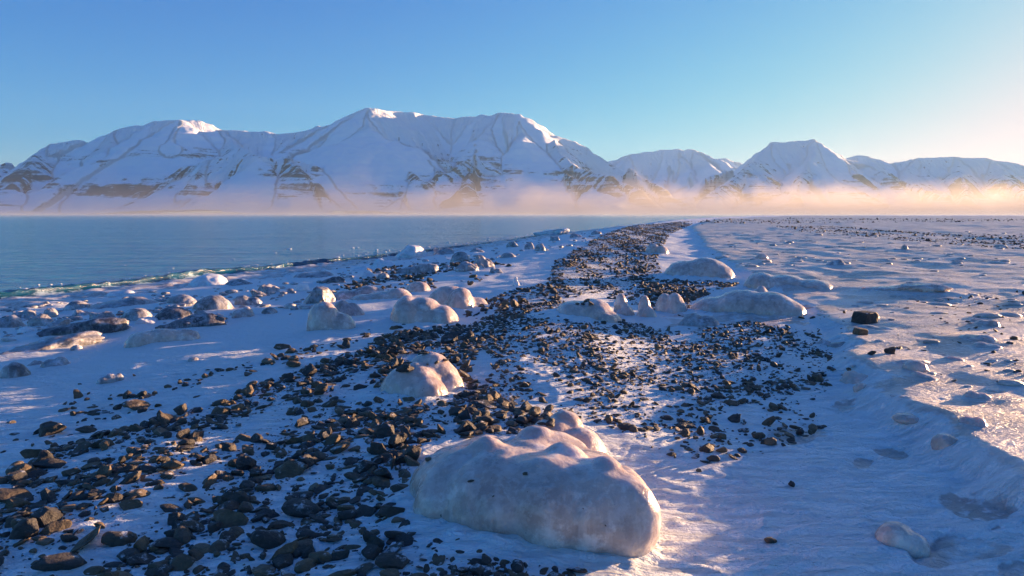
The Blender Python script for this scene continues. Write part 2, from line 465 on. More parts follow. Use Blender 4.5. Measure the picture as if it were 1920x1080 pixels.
# ------------------------------------------------------------------ the sea and the breaking wave
def build_sea():
    me = mesh_np('sea', [(-14000, -3000, 0), (16000, -3000, 0), (16000, 15000, 0), (-14000, 15000, 0)], [(0, 1, 2, 3)], False)
    link('sea_water', me, M_WATER, 'structure', 'calm blue fjord water beyond the beach')
    ny, nx = 520, 30
    yy = np.geomspace(12, 95, ny); yy = np.concatenate([np.linspace(-6, 11.9, 60), yy]); ny = len(yy)
    s = np.linspace(0, 1, nx)
    V = []; F = []
    sh = interp(yy, SHORE) + 0.7 * noise2(yy * 0 + 3.3, yy * 0.16, 5) + 0.25 * noise2(yy * 0 + 1.7, yy * 0.7, 6)
    amp = (0.24 + 0.12 * noise2(yy * 0.25, yy * 0, 71)) * (1 - 0.55 * sstep(30, 70, yy))
    wid = 2.6 + 0.5 * noise2(yy * 0.2, yy * 0 + 4, 72)
    # profile across the wave, from the land side (0) out to sea (1)
    px = np.array([-0.10, 0.02, 0.10, 0.13, 0.12, 0.18, 0.30, 0.5, 0.75, 1.0]); pz = np.array([-0.15, 0.06, 0.25, 0.62, 0.92, 1.0, 0.8, 0.4, 0.12, -0.25])
    q = np.linspace(0, len(px) - 1, nx)
    ax = np.interp(q, np.arange(len(px)), px); az = np.interp(q, np.arange(len(px)), pz)
    for _ in range(2):
        ax[1:-1] = (ax[:-2] + 2 * ax[1:-1] + ax[2:]) / 4; az[1:-1] = (az[:-2] + 2 * az[1:-1] + az[2:]) / 4
    X = sh[:, None] - 0.15 - ax[None] * wid[:, None]
    Z = az[None] * amp[:, None]
    Yg = np.repeat(yy[:, None], nx, 1)
    body = np.clip(az, 0, 1)[None]
    Z = Z + body * (0.05 * noise2(X * 2.5, Yg * 2.5, 73) + 0.035 * noise2(X * 7, Yg * 7, 74))
    X = X + body * 0.10 * noise2(Z * 6, Yg * 3, 75)
    foam = np.interp(q, [0, 1, 2, 3, 4, 5, 6, 9], [0.75, 0.85, 0.62, 0.42, 0.36, 0.26, 0.08, 0])[None] + 0.35 * noise2(Yg * 0.45, X * 0, 76) + 0.35 * noise2(Yg * 1.6, X * 1.2, 78)
    me = mesh_np('surf', np.stack([X, Yg, Z], -1).reshape(-1, 3), grid_faces(nx, ny))
    attr(me, 'foam', foam.ravel())
    link('breaking_wave', me, M_WAVE, 'structure', 'small teal wave breaking along the snowy shore')
build_sea()

# ------------------------------------------------------------------ mountains
def mpt(u, v, D):
    d = ray(u, v); t = D / d[1]
    return [d[0] * t, D, CAM[2] + d[2] * t]

def mountain(name, label, lines, x0, x1, y0, y1, step, seed, width=1.9, rockw=1.0):
    xs = np.arange(x0, x1, step); ysv = np.arange(y0, y1, step * 1.15)
    X, Y = np.meshgrid(xs, ysv); sh = X.shape
    X = X.ravel(); Y = Y.ravel()
    Xw = X + 70 * fbm2(X / 620, Y / 620, 3, seed); Yw = Y + 70 * fbm2(X / 620 + 9, Y / 620, 3, seed + 3)
    Z = np.full(len(X), -30.0); RK = np.zeros(len(X)); GU = np.zeros(len(X)); AL = np.zeros(len(X)); DN = np.zeros(len(X))
    for li, line in enumerate(lines):
        pts = np.array([mpt(*p[:3]) for p in line])
        s0 = 0
        xx, yq = Xw, Yw
        best = np.full(len(X), -1e9); bd = np.zeros(len(X)); bs = np.zeros(len(X))
        for a, b in zip(pts[:-1], pts[1:]):
            ab = b[:2] - a[:2]; L = max(np.hypot(*ab), 1)
            t = np.clip(((xx - a[0]) * ab[0] + (yq - a[1]) * ab[1]) / L ** 2, 0, 1)
            h = a[2] + (b[2] - a[2]) * t
            dd = np.hypot(xx - a[0] - ab[0] * t, yq - a[1] - ab[1] * t)
            sc = h - dd * 0.5
            k = sc > best
            best = np.where(k, sc, best); bd = np.where(k, dd, bd); bs = np.where(k, s0 + t * L, bs)
            hh = h if 'hh' not in locals() or li != cur else np.where(k, h, hh)
            cur = li
            s0 += L
        W = np.maximum(width * hh, 60)
        # gullies run straight down from the ridge line
        g = 1 - np.abs(noise2(bs / 210 + li * 7.7, bd / 2600, seed + 20 + li)) * 2.2
        g2 = noise2(bs / 75 + li * 3.1, bd / 1500, seed + 50 + li)
        m = np.clip(bd / W, 0, 1.2)
        cut = (0.38 * g + 0.17 * g2) * sstep(0.04, 0.35, m)
        r = np.clip(1 - m * (1.0 + cut * 1.1), 0, 1)
        z = hh * r ** 1.28
        st = noise2(bs / 48 + li * 5.1 + 0.4 * noise2(X / 300, Y / 300, seed + 8), bd / 520, seed + 70 + li) + 0.95 * noise2(bs / 26 + li + bd / 900, bd / 330, seed + 75 + li)
        g3 = 1 - np.abs(noise2(bs / 95 + li * 2.3, bd / 1500, seed + 33 + li)) * 2.4
        st = st + 0.75 * sstep(0.55, 1.0, g3) * sstep(-0.1, 0.5, noise2(bs / 400 + li, bd / 240, seed + 35)) - 0.12
        k = z > Z
        RK = np.where(k, st, RK); GU = np.where(k, g, GU)
        AL = np.where(k, bs + li * 3000.0, AL); DN = np.where(k, bd, DN)
        Z = np.maximum(Z, z)
    Z = Z + np.where(Z > 5, 15 * fbm2(X / 150, Y / 150, 3, seed + 90) * np.clip(Z / 200, 0, 1), 0)
    # level rock bands: shallow steps
    Z = Z + np.clip(Z / 150, 0, 1) * 5.0 * np.sin(Z / 11.0 + 2 * noise2(X / 900, Y / 900, seed + 91))
    Zg = Z.reshape(sh).copy()
    for _ in range(1):
        Zg[1:-1, 1:-1] = (4 * Zg[1:-1, 1:-1] + Zg[2:, 1:-1] + Zg[:-2, 1:-1] + Zg[1:-1, 2:] + Zg[1:-1, :-2]) / 8
    Z = Zg.ravel()
    gy, gx = np.gradient(Zg, step * 1.15, step)
    slope = np.hypot(gx, gy).ravel()
    band = np.sin(Z / 23.0 + 1.5 * noise2(X / 700, Y / 700, seed + 61)) * 0.5 + 0.5
    conv = -(np.gradient(gx, step, axis=1) + np.gradient(gy, step * 1.15, axis=0)).ravel() * 22
    big = fbm2(X / 900, Y / 900, 3, seed + 63)
    alt = np.interp(Z, [0, 35, 110, 300, 470, 620, 1000], [0.1, 0.6, 1.0, 1.0, 0.55, 0.28, 0.0])
    rock = alt * (0.20 + 0.28 * sstep(0.35, 0.85, slope) + np.clip(conv, -0.2, 0.25) * 0.6 + 0.14 * (band - 0.4) + 0.55 * RK + 0.22 * GU + 0.38 * big) * rockw
    f = grid_faces(len(xs), len(ysv))
    f = f[(Z[f] > -20).any(1)]
    used = np.unique(f); remap = np.full(len(X), -1); remap[used] = np.arange(len(used))
    me = mesh_np(name, np.stack([X, Y, Z], 1)[used], remap[f])
    attr(me, 'rock', rock[used]); attr(me, 'along', AL[used]); attr(me, 'down', DN[used])
    return link(name, me, M_MTN, 'structure', label)

# left massif: the sky line first, then the spurs that come forward from it
mountain('mountain_massif', 'broad snowy massif with flat summits across the fjord', [
    [(-420, 372, 5900), (-200, 345, 6000), (0, 309, 6100), (60, 291, 6200), (100, 271, 6250), (180, 259, 6350), (215, 241, 6400), (285, 229, 6450), (340, 220, 6500), (375, 226, 6600), (415, 243, 6700), (500, 246, 6800), (520, 251, 6800), (560, 246, 6800), (610, 236, 6750), (650, 213, 6650), (683, 203, 6600), (720, 207, 6700), (790, 213, 6900), (850, 222, 7000), (900, 215, 6900), (940, 211, 6850), (980, 213, 6800), (1010, 240, 6650), (1045, 262, 6500), (1090, 283, 6350), (1150, 303, 6200), (1200, 325, 6000), (1240, 347, 5800), (1290, 380, 5600)],
    [(683, 203, 6600), (690, 240, 6250), (700, 275, 5950), (690, 300, 5750), (656, 309, 5500), (650, 345, 5250)],
    [(690, 255, 6150), (740, 300, 5800), (790, 335, 5500)],
    [(980, 213, 6800), (985, 255, 6400), (1005, 295, 6000), (1060, 325, 5700), (1110, 352, 5400)],
    [(930, 213, 6850), (900, 260, 6400), (886, 290, 6050), (882, 316, 5750), (876, 350, 5350)],
    [(886, 290, 6050), (830, 322, 5700), (800, 345, 5450)],
    [(1045, 262, 6500), (1070, 310, 6050), (1150, 330, 5750), (1190, 352, 5500)],
    [(355, 312, 5500), (400, 296, 5450), (480, 291, 5420), (530, 299, 5450), (580, 308, 5500)],
    [(400, 296, 5450), (380, 330, 5150), (360, 355, 5000)], [(530, 299, 5450), (560, 320, 5200), (590, 345, 5050)],
    [(340, 220, 6500), (320, 262, 6100), (300, 300, 5750), (270, 335, 5400)],
    [(215, 241, 6400), (190, 282, 5950), (150, 318, 5600), (120, 350, 5300)],
    [(100, 271, 6250), (60, 310, 5800), (20, 345, 5400)],
    [(0, 309, 6100), (-60, 340, 5700)],
    [(415, 243, 6700), (450, 275, 6200), (480, 291, 5800)],
    [(610, 236, 6750), (600, 275, 6300), (585, 310, 5900)],
], -6900, 1900, 4700, 8300, 13, 100)

mountain('mountain_peak', 'pointed flat-topped snowy mountain above the orange mist', [
    [(1235, 385, 8000), (1280, 358, 8100), (1320, 335, 8200), (1380, 305, 8350), (1420, 285, 8450), (1450, 266, 8500), (1490, 264, 8500), (1520, 261, 8500), (1545, 275, 8550), (1590, 295, 8600), (1640, 313, 8700), (1690, 338, 8800), (1740, 370, 8900)],
    [(1520, 261, 8500), (1520, 300, 7950), (1500, 340, 7400), (1490, 372, 7000)],
    [(1450, 266, 8500), (1400, 315, 7900), (1340, 362, 7300)],
    [(1545, 275, 8550), (1610, 320, 7950), (1680, 368, 7400)],
    [(1590, 295, 8600), (1660, 330, 8200), (1760, 365, 7700)],
], 1200, 5600, 6600, 10000, 17, 200)

mountain('mountain_plateau', 'long low snowy plateau mountain at the right edge', [
    [(1520, 330, 9600), (1560, 303, 9800), (1610, 289, 10000), (1650, 299, 10000), (1665, 306, 10000), (1720, 296, 9900), (1790, 293, 9800), (1850, 296, 9700), (1920, 309, 9600), (2010, 325, 9500), (2120, 352, 9300)],
    [(1720, 296, 9900), (1700, 335, 9200), (1690, 372, 8600)], [(1790, 293, 9800), (1800, 330, 9100), (1820, 372, 8400)],
    [(1850, 296, 9700), (1890, 335, 9000), (1940, 375, 8300)], [(1920, 309, 9600), (2010, 350, 8900)],
], 3600, 9400, 8000, 12000, 26, 300)

mountain('mountain_ridge', 'distant snowy ridge with sunlit ribs in the gap', [
    [(1060, 330, 11300), (1140, 302, 11400), (1180, 289, 11400), (1250, 280, 11400), (1300, 280, 11300), (1350, 297, 11000), (1400, 318, 10800), (1460, 345, 10600)],
    [(1265, 280, 11400), (1290, 315, 10700), (1310, 350, 10000)], [(1300, 280, 11300), (1330, 310, 10600)], [(1180, 289, 11400), (1170, 340, 10500)],
    [(1330, 299, 12800), (1360, 294, 12800), (1385, 303, 12700), (1430, 330, 12600)],
], 400, 5600, 9000, 13800, 30, 400, rockw=0.5)

# ------------------------------------------------------------------ haze in the air, sea smoke on the water
def box_mesh(name, x0, x1, y0, y1, z0, z1):
    v = [(x, y, z) for z in (z0, z1) for y in (y0, y1) for x in (x0, x1)]
    f = [(0, 2, 3, 1), (4, 5, 7, 6), (0, 1, 5, 4), (2, 6, 7, 3), (0, 4, 6, 2), (1, 3, 7, 5)]
    return mesh_np(name, v, f, False)

def smoke_material(name, aniso, color):
    t = NT(name)
    t.t.nodes.remove(t.b)
    v = t.n('ShaderNodeVolumePrincipled')
    v.inputs['Color'].default_value = (*color, 1); v.inputs['Anisotropy'].default_value = aniso
    sep = t.n('ShaderNodeSeparateXYZ'); t.t.links.new(t.n('ShaderNodeNewGeometry').outputs['Position'], sep.inputs[0])
    t.t.links.new(v.outputs[0], t.out.inputs['Volume'])
    return t, v, sep.outputs

def build_smoke():
    t, v, (x, y, z) = smoke_material('sea_smoke', 0.40, (0.58, 0.57, 0.58))
    n1 = t.noise(t.pos((1, 0.5, 0.5)), 0.0050, 4, 0.66, 0.8)
    n2 = t.noise(t.pos((1.0, 0.6, 0.7)), 0.016, 5, 0.68, 0.6)
    top = t.mr(n1, 0.30, 0.72, 12, 150)
    fall = t.math('POWER', t.math('SUBTRACT', 1.0, t.math('DIVIDE', z, top), clamp=True), 0.9)
    edge = t.math('MULTIPLY', t.ss(y, 1300, 1600), t.ss(y, 2700, 2200))
    d = t.math('MULTIPLY', t.math('MULTIPLY', fall, edge), t.math('MULTIPLY', t.mr(n2, 0.34, 0.66, 0.1, 1.6), t.mr(x, -1500, 1500, 0.15, 2.1)))
    t.set(v.inputs['Density'], t.math('MULTIPLY', d, 0.0019))
    link('sea_smoke', box_mesh('sea_smoke', -2600, 2900, 1300, 2700, 0.3, 150), t.m, 'stuff', 'bank of sea smoke drifting over the fjord, golden to the right', 'mist')
    t, v, (x, y, z) = smoke_material('surface_mist', 0.2, (0.50, 0.57, 0.68))
    n1 = t.noise(t.pos((1, 0.35, 1)), 0.02, 4, 0.6, 0.5)
    low = t.math('MULTIPLY', t.math('EXPONENT', t.math('MULTIPLY', z, -0.28)), t.mr(n1, 0.3, 0.7, 0.2, 1.8))
    t.set(v.inputs['Density'], t.math('MULTIPLY', low, t.math('MULTIPLY', t.mr(y, 90, 700, 0.0, 1.0), 0.0015)))
    link('surface_mist', box_mesh('surface_mist', -1300, 1300, 90, 1290, 0.25, 14), t.m, 'stuff', 'thin mist skimming the far water below the sea smoke', 'mist')
build_smoke()

def build_haze():
    t = NT('air_haze')
    t.t.nodes.remove(t.b)
    v = t.n('ShaderNodeVolumePrincipled')
    v.inputs['Color'].default_value = (0.54, 0.84, 1.0, 1); v.inputs['Density'].default_value = 0.000018; v.inputs['Anisotropy'].default_value = 0.2
    t.t.links.new(v.outputs[0], t.out.inputs['Volume'])
    link('haze', box_mesh('haze', -14500, 16500, -3500, 15500, -40, 1250), t.m, 'stuff', 'thin pale haze in the cold air over the fjord', 'haze')
build_haze()

# ------------------------------------------------------------------ ice-coated boulders and ice blocks
def ico(sub):
    t = (1 + 5 ** 0.5) / 2
    v = [(-1, t, 0), (1, t, 0), (-1, -t, 0), (1, -t, 0), (0, -1, t), (0, 1, t), (0, -1, -t), (0, 1, -t), (t, 0, -1), (t, 0, 1), (-t, 0, -1), (-t, 0, 1)]
    f = [(0, 11, 5), (0, 5, 1), (0, 1, 7), (0, 7, 10), (0, 10, 11), (1, 5, 9), (5, 11, 4), (11, 10, 2), (10, 7, 6), (7, 1, 8), (3, 9, 4), (3, 4, 2), (3, 2, 6), (3, 6, 8), (3, 8, 9), (4, 9, 5), (2, 4, 11), (6, 2, 10), (8, 6, 7), (9, 8, 1)]
    v = [np.array(p, float) / np.linalg.norm(p) for p in v]
    for _ in range(sub):
        mid = {}; nf = []
        def m(a, b):
            k = (min(a, b), max(a, b))
            if k not in mid:
                p = v[a] + v[b]; v.append(p / np.linalg.norm(p)); mid[k] = len(v) - 1
            return mid[k]
        for a, b, c in f:
            ab, bc, ca = m(a, b), m(b, c), m(c, a)
            nf += [(a, ab, ca), (b, bc, ab), (c, ca, bc), (ab, bc, ca)]
        f = nf
    return np.array(v), np.array(f, np.int32)
ICO = [ico(k) for k in range(5)]

def blob(name, ells, voxel, iters, namp, nfreq, seed, normalise=True, faces=None, icicle=0.0, cut=0.14):
    """melt ellipsoids (cx, cy, cz, rx, ry, rz) into one smooth lump"""
    V, F = ICO[3]; vs = []; fs = []; n = 0
    for e in ells:
        vs.append(V * np.array(e[3:6]) + np.array(e[:3])); fs.append(F + n); n += len(V)
    me = mesh_np('tmp', np.concatenate(vs), np.concatenate(fs))
    o = bpy.data.objects.new('tmp', me)
    TMP.objects.link(o)
    r = o.modifiers.new('r', 'REMESH'); r.mode = 'VOXEL'; r.voxel_size = voxel
    if iters:
        s = o.modifiers.new('s', 'SMOOTH'); s.factor = 0.5; s.iterations = iters
    dg = bpy.context.evaluated_depsgraph_get()
    out = bpy.data.meshes.new_from_object(o.evaluated_get(dg))
    bpy.data.objects.remove(o); bpy.data.meshes.remove(me)
    out.name = name
    co = np.zeros(len(out.vertices) * 3, np.float32); out.vertices.foreach_get('co', co); co = co.reshape(-1, 3).astype(float)
    nr = np.zeros(len(out.vertices) * 3, np.float32); out.vertices.foreach_get('normal', nr); nr = nr.reshape(-1, 3)
    d = namp * (noise3(co * nfreq, seed) + 0.5 * noise3(co * nfreq * 2.1, seed + 1) + 0.28 * noise3(co * nfreq * 4.3, seed + 2))
    if faces is not None:       # hew flat faces for broken blocks
        rr = np.random.default_rng(seed)
        for _ in range(faces):
            nn = rr.normal(size=3); nn[2] *= 0.7; nn /= np.linalg.norm(nn); lim = rr.uniform(0.45, 0.8)
            k = co @ nn
            co -= np.clip(k - lim * np.max(k), 0, None)[:, None] * nn * 0.9
    co += nr * d[:, None]
    if icicle:                   # ragged lower fringe
        fr = noise2(co[:, 0] * 16, co[:, 1] * 16, seed + 9)
        low = sstep(0.35, 0.0, co[:, 2])
        co[:, :2] += (nr[:, :2] * (low * fr * icicle)[:, None])
    if normalise:
        z0 = cut * co[:, 2].max(); k = co[:, 2] > z0
        lo, hi = co[k].min(0), co[k].max(0)
        co[:, 2] -= z0; hi[2] -= z0
        co[:, 0] = (co[:, 0] - lo[0]) / (hi[0] - lo[0]) * 2 - 1
        co[:, 1] = (co[:, 1] - lo[1]) / (hi[1] - lo[1]) * 2 - 1
        co[:, 2] = co[:, 2] / hi[2]
    out.vertices.foreach_set('co', co.astype(np.float32).ravel())
    out.polygons.foreach_set('use_smooth', np.ones(len(out.polygons), bool))
    out.update()
    return out

TMP = bpy.data.collections.new('tmp')

def kinds(kind, r):
    if kind == 'dome': return [(0, 0, 0.1, 1, .85, .9), (r.uniform(-.4, .4), -.1, .1, .6, .8, .75), (r.uniform(.3, .6) * r.choice([-1, 1]), .1, .05, .55, .6, .6)]
    if kind == 'round': return [(0, 0, .15, 1, .9, .85), (r.uniform(-.2, .2), 0, .3, .7, .7, .7)]
    if kind == 'long': return [(-.55, 0, .1, .5, .5, .75), (0, .05, .1, .6, .55, .82), (.55, -.03, .08, .5, .48, .7), (.2, 0, .05, .8, .4, .6)]
    if kind == 'mound': return [(0, 0, 0, 1, .9, .7), (r.uniform(-.5, 0), 0, .05, .55, .6, .85), (r.uniform(.1, .5), .1, 0, .6, .6, .75)]
    if kind == 'chunk': return [(0, 0, .2, .9, .8, .8), (-.4, .1, .4, .45, .5, .6), (.45, -.1, .25, .5, .5, .55), (.1, .1, .55, .4, .4, .45)]
    if kind == 'slab': return [(-.5, 0, .05, .5, .42, .35), (0, 0, .15, .6, .46, .45), (.5, 0, .3, .5, .42, .62), (.25, .05, .3, .5, .38, .5)]
    if kind == 'pair': return [(-.3, 0, .1, .55, .6, .8), (.35, -.1, .1, .5, .6, .65)]
    if kind == 'shard': return [(0, 0, .2, .6, .5, .5), (.05, 0, .6, .35, .3, .5), (-.3, 0, .2, .5, .4, .35)]

def make_blob(kind, seed, big=False):
    r = random.Random(seed)
    vox = 0.05 if big else 0.085
    hew = {'chunk': 9, 'shard': 8, 'slab': 5}.get(kind)
    return blob(kind + '_ice', kinds(kind, r), vox, 10 if not hew else 3, 0.055 if not hew else 0.09, 2.8 if not hew else 3.4, seed, True, hew, 0.05 if kind in ('slab', 'long') else 0.02, 0.3 if kind in ('mound', 'dome') else 0.1)

bpy.context.scene.collection.children.link(TMP)
# hide what is already built from the depsgraph while melting
_parked = [o for o in COL.objects if o.type == 'MESH']
for o in _parked: COL.objects.unlink(o)

def place_blob(me, name, mat, u0, u1, v0, v1, dr, label, group=None, cat='ice boulder', mir=1, rot=0.0, part=None):
    uc = (u0 + u1) / 2
    g = GH[(uc, v1)].copy()
    fw = np.array([g[0], g[1]]); dist = np.hypot(*fw); fw = fw / dist
    wdist = g[1] * CP - (g[2] - CAM[2]) * SP
    hw = (u1 - u0) / 2 * wdist / FPX
    hw *= 1 + 0.5 * dr * hw / dist
    dep = hw * dr
    c = g[:2] + fw * dep * 0.85
    zg = float(height(c[0], c[1], False))
    dd = ray(uc, v0); t = np.hypot(c[0], c[1]) / np.hypot(dd[0], dd[1])
    H = CAM[2] + dd[2] * t - zg
    H = max(H * 0.9, hw * 0.24, 0.03)
    zlow = min(zg, g[2])
    o = link(name, me, mat, None, label, cat, group)
    if o.material_slots[0].material is not mat:
        o.material_slots[0].link = 'OBJECT'; o.material_slots[0].material = mat
    o.location = (c[0], c[1], zg - 0.01)
    o.scale = (hw * mir, dep, H)
    o.rotation_euler = (0, 0, math.atan2(-fw[0], fw[1]) + rot)
    return o, c, hw, dep, H, zg

# the largest ones are melted singly
BOULDER = []
OCC = []     # footprints, to keep gravel out of the boulders
BIG = []
def big(*a, **k): BIG.append((a, k))
def big_now(kind, ells, mat, u0, u1, v0, v1, dr, label, seed, group='ice-coated boulders on the beach', vox=0.05, it=12, namp=0.03, rot=0, name='ice_coated_boulder'):
    me = blob(name, ells, vox, it, namp, 2.4, seed, True, None, 0.02)
    o, c, hw, dep, H, zg = place_blob(me, name, mat, u0, u1, v0, v1, dr, label, group, 'ice boulder', 1, rot)
    OCC.append((c[0], c[1], max(hw, dep) * 0.95, min(hw, dep) * 0.95, o.rotation_euler[2] if hw >= dep else o.rotation_euler[2] + math.pi / 2))
    return o

def front_boulder():
    # metres, around the point where its front foot meets the snow; x to the right, y away from the camera
    g, _ = ground(980, 1026); g = g[0]
    E = [(.50, .17, .00, .19, .20, .35), (.36, .22, .02, .26, .26, .36), (.14, .28, .03, .30, .32, .35), (-.12, .36, .03, .30, .36, .33), (-.34, .46, .02, .24, .34, .31), (-.41, .37, -.01, .20, .25, .32), (-.20, .29, .0, .26, .27, .34),
         (.0, .62, .04, .32, .34, .29), (.30, .58, .00, .28, .34, .29), (-.28, .72, .02, .28, .28, .28), (.12, .86, .04, .26, .26, .28), (.48, .40, -.02, .20, .30, .30)]
    E += [(-.22, .52, .10, .15, .16, .30), (.20, .44, .10, .15, .15, .30), (.42, .26, .08, .13, .13, .33), (.05, .84, .1, .15, .15, .26)]
    E += [(-.47, .56, -.02, .20, .28, .30), (-.40, .70, .0, .22, .26, .28)]
    E = [(a, b, c + .09, d, e, f * .97 - .10) for a, b, c, d, e, f in E]
    me = blob('ice_coated_boulder', E, 0.021, 7, 0.020, 4.2, 901, False, None, 0.0)
    o = link('ice_coated_boulder', me, M_GLAZE, None, 'very large pinkish ice-coated boulder in the front, broadest of all', 'ice boulder', 'ice-coated boulders on the beach')
    o.location = (g[0], g[1], g[2] - 0.01)
    o.rotation_euler = (0, 0, -0.06)
    BOULDER.append((me, o))
    for e in E: OCC.append((g[0] + e[0], g[1] + e[1], e[3] * .92, e[4] * .92, 0))
front_boulder()
big('x', [(-.3, .1, 0, .7, .7, .8), (.35, -.2, -.05, .65, .6, .75), (0, .4, 0, .6, .5, .9)], M_GLAZE, 975, 1138, 770, 868, 1.0, 'smooth tongue-shaped ice lump peeking out behind the very large front boulder', 902)
big('x', [(-.2, -.1, .1, .75, .7, .75), (.2, .3, .1, .7, .6, .95), (.05, -.5, .05, .55, .45, .6), (-.15, -.12, .5, .22, .2, .42), (.6, .1, 0, .4, .5, .6)], M_GLAZE, 712, 873, 655, 752, 1.0, 'pinkish ice-coated boulder with dark stones heaped on its left side', 903, vox=0.04)
big('x', [(-.5, -.05, .1, .5, .65, .9), (.0, 0, .1, .55, .6, .85), (.5, -.1, .05, .5, .55, .62), (-.25, .2, .25, .4, .45, .7)], M_GLAZE, 730, 862, 546, 610, 0.8, 'humped amber ice-coated boulder with a wet glinting right side', 904)
big('x', [(-.3, .3, .1, .7, .6, .85), (.1, -.2, .1, .45, .7, .85), (.55, .1, 0, .45, .5, .5)], M_GLAZE, 798, 917, 532, 583, 0.9, 'ice-coated boulder with a tail of snow, right of the humped amber one', 905)
big('x', [(-.2, 0, .2, .65, .7, .8), (.35, -.1, .05, .6, .65, .6), (-.45, .1, .25, .35, .5, .7)], M_GLAZE, 576, 668, 558, 621, 0.8, 'bulging brown ice-coated boulder standing alone in smooth snow', 906)
big('x', [(-.5, 0, 0, .5, .6, .5), (0, 0, .05, .6, .55, .6), (.5, 0, .1, .5, .55, .75)], M_GLAZE, 655, 776, 537, 564, 0.55, 'long low ice-coated rock behind the humped amber boulder', 907)
big('x', kinds('dome', random.Random(8)), M_GLAZE, 757, 808, 525, 549, 0.9, 'small domed ice boulder at the back end of the long low rock', 908)
big('x', [(-.4, 0, 0, .6, .6, .6), (.3, 0, .05, .7, .55, .75)], M_GREYICE, 622, 728, 533, 562, 0.5, 'long grey ice ledge behind the long low ice-coated rock', 909)
big('x', kinds('mound', random.Random(9)), M_GREYICE, 618, 684, 558, 594, 0.7, 'dark grey ice lump tucked behind the bulging brown boulder', 910)
big('x', [(-.35, .1, 0, .65, .8, .8), (.2, .1, .05, .6, .75, .85), (.55, -.1, -.05, .45, .5, .5)], M_GLAZE, 1036, 1164, 555, 600, 0.8, 'broad flat ice-coated boulder with stones frozen on its top', 911)
big('x', kinds('round', random.Random(10)), M_GLAZE, 1113, 1158, 584, 606, 0.8, 'small orange-tipped ice lump in front of the broad flat boulder', 912)
big('x', [(-.15, .1, .38, .58, .6, .6), (.3, -.2, .05, .7, .8, .5), (-.1, -.1, 0, .9, .8, .45)], M_GLAZE, 1146, 1190, 546, 592, 0.9, 'leftmost of the three knobbly ice bulbs mid beach', 913)
big('x', [(-.1, .1, .48, .5, .55, .5), (.1, -.15, .05, .85, .8, .55), (.3, -.3, 0, .7, .6, .35)], M_GLAZE, 1193, 1231, 549, 596, 0.9, 'middle of the three knobbly ice bulbs, narrow and upright', 914)
big('x', [(-.4, .2, .2, .55, .6, .75), (.2, 0, .2, .6, .7, .8), (.5, -.1, .1, .45, .6, .6), (0, -.3, 0, .6, .5, .5)], M_GLAZE, 1228, 1290, 543, 590, 0.9, 'rightmost and widest of the three knobbly ice bulbs', 915)
big('x', [(-.55, 0, .1, .45, .5, .55), (-.1, 0, .15, .6, .6, .75), (.4, -.05, .12, .55, .6, .75), (.72, -.1, .08, .28, .4, .55), (.22, .35, .6, .13, .2, .42)], M_GLAZE, 1296, 1505, 532, 594, 0.6, 'long whale-backed ice slab with a small knob on top', 916, vox=0.04)
big('x', kinds('mound', random.Random(12)), M_GREYICE, 1270, 1350, 583, 615, 0.7, 'low grey ice apron at the left foot of the whale-backed slab', 917)
big('x', [(-.4, 0, .05, .6, .6, .7), (.2, 0, .1, .7, .6, .8), (.6, -.1, .05, .4, .5, .6)], M_GLAZE, 1243, 1376, 478, 523, 0.7, 'flat loaf-shaped ice boulder beside the gravel ridge', 918)
big('x', [(-.6, 0, 0, .4, .5, .8), (-.1, .1, 0, .6, .5, .7), (.5, .1, 0, .5, .5, .5)], M_GLAZE, 1398, 1556, 508, 541, 0.6, 'long drift-like ice swell behind the whale-backed slab', 919)
big('x', kinds('pair', random.Random(14)), M_GLAZE, 1210, 1254, 454, 476, 0.8, 'small pale double ice lump on the far gravel ridge', 920)
big('x', [(-.2, 0, .2, .8, .8, .7), (.3, 0, .1, .7, .7, .6)], M_GLAZE, 1644, 1737, 976, 1032, 0.75, 'smooth egg-shaped ice lump near the bottom right corner', 921)

